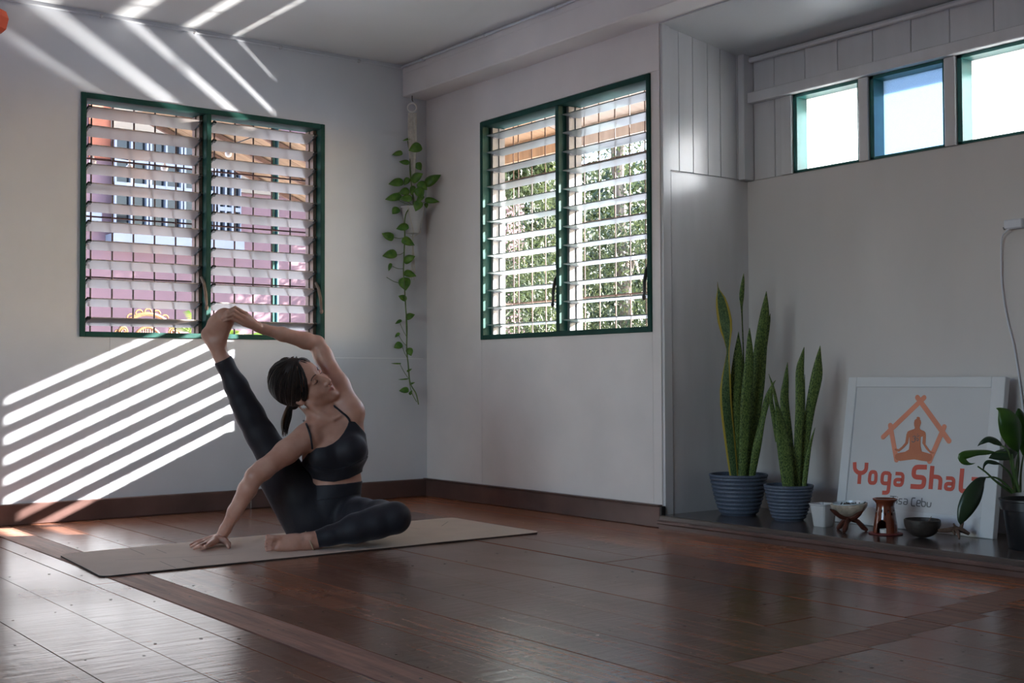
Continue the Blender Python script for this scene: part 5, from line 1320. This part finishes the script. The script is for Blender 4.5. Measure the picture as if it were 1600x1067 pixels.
# leggings
L_ = Fld(); seat(L_, .0032); K_ = np.maximum(L_.F, half(J(526, 755, 4.86), UPV*.97-CR*.06))
L_ = Fld(); leg_up(L_, .0032); K_ = smin(K_, np.maximum(L_.F, half(RA+(RK-RA)*.075, RA-RK)), .018)
L_ = Fld(); leg_down(L_, .0032); K_ = smin(K_, np.maximum(L_.F, half(LA+(LK-LA)*.045, LA-LK)), .010)
nets_obj('leggings', np.maximum(K_, FLOORZ-.0002), M['cloth'], person, PO)
W_ = Fld(); trunk_low(W_, .0052)
K_ = np.maximum(np.maximum(W_.F, half(J(526, 754.5, 4.86), UPV*.97-CR*.06)), half(J(526, 776, 4.86), -UPV*.97+CR*.10))
nets_obj('waistband', K_, M['cloth'], person, PO)
# crop top: torso shell between the hem and the neckline
L_ = Fld(); upper(L_, .0042)
X, Y, Z = np.meshgrid(*gx, indexing='ij', sparse=True)
dx, dy, dz = X-CAMPOS[0], Y-CAMPOS[1], Z-CAMPOS[2]
dep = dx*CF[0]+dy*CF[1]+dz*CF[2]
pu = 800+FPX*(dx*CR[0]+dy*CR[1]+dz*CR[2])/dep; pv = 533.5-FPX*(dx*CU[0]+dy*CU[1]+dz*CU[2])/dep
nk = np.interp(pu, [462, 471, 480, 487, 498, 509, 520, 529, 537, 543, 546, 549, 556, 568, 580, 600], [724, 722, 710, 701, 699.5, 698, 693, 686, 676, 665, 653, 652, 660, 673, 690, 712])
hem = np.interp(pu, [470, 484, 503, 522, 545, 560, 572, 580], [740, 746, 751, 752.5, 747, 740, 733, 728])
PXM = 4.8/FPX
K_ = np.maximum(np.maximum(L_.F, ((nk-pv)*PXM*.8).astype(np.float32)), ((pv-hem)*PXM).astype(np.float32))
nets_obj('crop_top', K_, M['cloth'], person, PO)
hem2 = hem-19
L2 = Fld(); upper(L2, .0062)
K_ = np.maximum(np.maximum(L2.F, ((hem2-pv)*PXM).astype(np.float32)), ((pv-hem-.6)*PXM).astype(np.float32))
nets_obj('hem_band', K_, M['cloth'], person, PO)
del L_, L2, W_, K_, pu, pv, nk, hem, hem2, dep, dx, dy, dz
def smp(p):
    i = tuple(np.clip(np.round((np.array(p)-G0)/HSZ).astype(int), 0, np.array(GN)-1)); return BODY[i]
def hit(x, y, d0=4.4, d1=5.1):
    d = d0
    while d < d1:
        if smp(at(x, y, d)) < 0: return d
        d += .0015
    return d1
def onbody(pts, lift=.002): return [Vector(at(x, y, hit(x, y)-lift)-PO) for x, y in pts]
for pts in (((488, 701), (487, 692), (485.5, 683), (482.5, 672), (478.5, 662), (474.5, 657.5)), ((547, 660), (545, 655), (541, 650), (535, 645), (528, 639), (524, 636))):
    P_ = onbody(pts, .0025); dv_ = P_[-1]-P_[-2]; q_ = 0 if pts[0][0] < 500 else 1; P_.append(P_[-1]+dv_*.8*q_+Vector(CF*.010-CU*.003*(1-q_))); P_.append(P_[-1]+dv_*.4*q_+Vector(CF*.018-CU*.010*(1-q_)))
    MB().tube(cr_spline([tuple(p) for p in P_], 24), .0042, 7).build('shoulder_strap', M['cloth'], person, smooth=True)

# hair
Hf = Fld()
Hf.ell(H(-.020, .030), HA, (.1, .095, .083), .01)
Hf.cone(H(-.062, .0), H(-.095, -.048, -.012), .044, .024, .02)
q0, q1, q2 = X-HC[0], Y-HC[1], Z-HC[2]
hf = (q0*HF_[0]+q1*HF_[1]+q2*HF_[2]).astype(np.float32); hu = (q0*HU_[0]+q1*HU_[1]+q2*HU_[2]).astype(np.float32)
HG_U = [-.14, -.09, -.055, -.035, -.018, .0, .03, .06, .085, .105, .14]; HG_F = [-.10, -.07, -.045, -.022, .006, .022, .036, .044, .054, .074, .13]
gg = np.interp(hu, HG_U, HG_F).astype(np.float32)
K_ = np.maximum(Hf.F, (hf-gg)*.8)
hair = nets_obj('hair', K_, M['hair'], person, PO)
del K_, hf, hu, gg, q0, q1, q2, Hf
# combed-back strands and the ponytail
hc_ = H(-.020, .030); hr = np.array((.1050, .1000, .0880)); 
strands = MB(); strands2 = MB()
def onell(v): v = v/np.linalg.norm(v); return hc_+HF_*v[0]*hr[0]+HU_*v[1]*hr[1]+HL_*v[2]*hr[2]
t0 = np.array((-.080/hr[0], -.085/hr[1], -.015/hr[2])); t0 /= np.linalg.norm(t0)
for k in range(430):
    u = rng.uniform(-.004, .116) if k % 3 else rng.uniform(.07, .117); side = -1 if rng.random() < .72 else 1
    f = float(np.interp(u, HG_U, HG_F))-.004
    a, b_ = (f+.020)/hr[0], (u-.030)/hr[1]; rr = 1-a*a-b_*b_
    if rr < 0: a, b_ = a/math.sqrt(a*a+b_*b_), b_/math.sqrt(a*a+b_*b_); rr = 0
    v0 = np.array((a, b_, side*math.sqrt(rr)))
    if k >= 170:                                     # over the crown and the back of the head
        v0 = np.array((rng.uniform(-.75, .62), rng.uniform(-.25, 1), side*rng.uniform(.05, 1))); v0 /= np.linalg.norm(v0)
    om = math.acos(np.clip(v0 @ t0, -1, 1)); ph = rng.uniform(.975, 1.012)
    pts = []
    for i in range(15):
        t_ = i/14; v = (math.sin((1-t_)*om)*v0+math.sin(t_*om)*t0)/math.sin(om); p = onell(v); p = hc_+(p-hc_)*(ph+.010*math.sin(t_*3.1+k)); pts.append(tuple(p-PO))
    (strands2 if k % 7 == 3 else strands).tube(pts, [.0006, .0022]+[.0031]*12+[.002], 5)
strands.build('hair_strands', M['hair'], person, smooth=True, kind='stuff'); strands2.build('hair_strands', M['hair3'], person, smooth=True, kind='stuff')
tail = MB(); tail2 = MB()
for k in range(70):
    ox, oy, oz = rng.uniform(-1, 1), rng.uniform(-1, 1), rng.uniform(-1, 1)
    pp = [J(456+ox*3, 630+oy*2, 4.85+oz*.012), J(452+ox*5, 640+oy*3, 4.855+oz*.02), J(448.5+ox*7, 652, 4.86+oz*.025), J(446+ox*6.5, 664+oy*3, 4.865+oz*.025), J(445+ox*4.5+rng.uniform(-1, 1), 677+oy*6, 4.87+oz*.02)]
    (tail2 if ox < -.25 else tail).tube([tuple(p-PO) for p in cr_spline(pp, 12)], [.0025]*9+[.002, .0015, .001, .0005], 5)
pt = tail.build('ponytail', M['hair'], person, smooth=True); pt2 = tail2.build('ponytail_highlight', M['hair2'], pt, smooth=True, label='sun bleached brown strands'); 
MB().tube([tuple(J(456+4.2*math.cos(a)*.9, 631+3*math.sin(a)-2.0*math.cos(a), 4.85+.016*math.sin(a))-PO) for a in np.linspace(0, 2*math.pi, 20, endpoint=False)], .003, 6, closed=True).build('hair_tie', M['black'], person, smooth=True)

# brows, lashes
def onface(f, u, l, lift=.0006):
    d = .14
    while d > .02:
        if smp(H(d, u, l)) < 0: break
        d -= .0007
    return Vector(H(d+lift, u, l)-PO)
for s in (-1, 1):
    P_ = [onface(0, uu_, s*ll_) for uu_, ll_ in ((.0165, .013), (.019, .020), (.0205, .028), (.0195, .036), (.0155, .044))]
    MB().tube(cr_spline([tuple(p) for p in P_], 14), [.0009+.0010*math.sin(min(1, (i+2)/9)*math.pi*.75) for i in range(15)], 6).build('eyebrow', M['hair3'], person, smooth=True)
    P_ = [onface(0, uu_, s*ll_, .0004) for uu_, ll_ in ((-.0040, .0175), (-.0060, .024), (-.0066, .031), (-.0055, .038), (-.0030, .0445))]
    MB().tube(cr_spline([tuple(p) for p in P_], 14), [.0007+.0008*math.sin(i/14*math.pi) for i in range(15)], 6).build('eyelashes', M['lash'], person, smooth=True)
    P_ = [onface(0, uu_, s*ll_, .0001) for uu_, ll_ in ((.0045, .019), (.0075, .026), (.0078, .033), (.0045, .042))]
    MB().tube(cr_spline([tuple(p) for p in P_], 12), .0006, 5).build('eyelid_crease', M['hair2'], person, smooth=True)
P_ = [onface(0, -.0690, l_, .0002) for l_ in (-.020, -.012, -.004, .004, .012, .020)]
MB().tube(cr_spline([tuple(p) for p in P_], 14), .0007, 5).build('lip_line', M['letter_r'], person, smooth=True)
for s in (-1, 1): MB().sphere(onface(0, -.0490, s*.0068, -.001), (.003, .003, .002), 8, 6).build('nostril', M['lash'], person, smooth=True)

# earring, anklet, nails
eo = H(-.004, -.044, -.080)
er = MB(); er.sphere(eo-PO, .003, 8, 6)
for k in range(5):
    a = R(-150+k*28); tip_ = eo+(CR*math.cos(a)+CU*math.sin(a))*.017; m_ = (eo+tip_)/2+CF*-.003; w_ = (CR*-math.sin(a)+CU*math.cos(a))*.003
    er.add([eo-PO, m_+w_-PO, tip_-PO, m_-w_-PO, m_-CF*.002-PO], [(0, 1, 4), (1, 2, 4), (2, 3, 4), (3, 0, 4)])
er.build('earring', M['feather'], person, label='white feather earring')
ax_ = (LK-LA)/np.linalg.norm(LK-LA); e1_ = np.cross(ax_, UPV); e1_ /= np.linalg.norm(e1_); e2_ = np.cross(ax_, e1_); ac = LA-ax_*.012
P_ = [ac+(e1_*math.cos(a)*.0365+e2_*math.sin(a)*.0365)+ax_*.006*math.sin(a) -PO for a in np.linspace(0, 2*math.pi, 30, endpoint=False)]
MB().tube(P_, .0026, 7, closed=True).build('anklet', M['anklet'], person, smooth=True, label='pale cord anklet')
for x, y in ((417.5, 837.5), (416.5, 844), (416, 849.3), (415.6, 854), (417, 858)):
    d = hit(x, y, 4.38, 4.6)
    if d < 4.55: MB().sphere(at(x, y, d+.0010)-PO, (.0042, .0042, .0036), 10, 7).build('toenail', M['nail'], person, smooth=True)
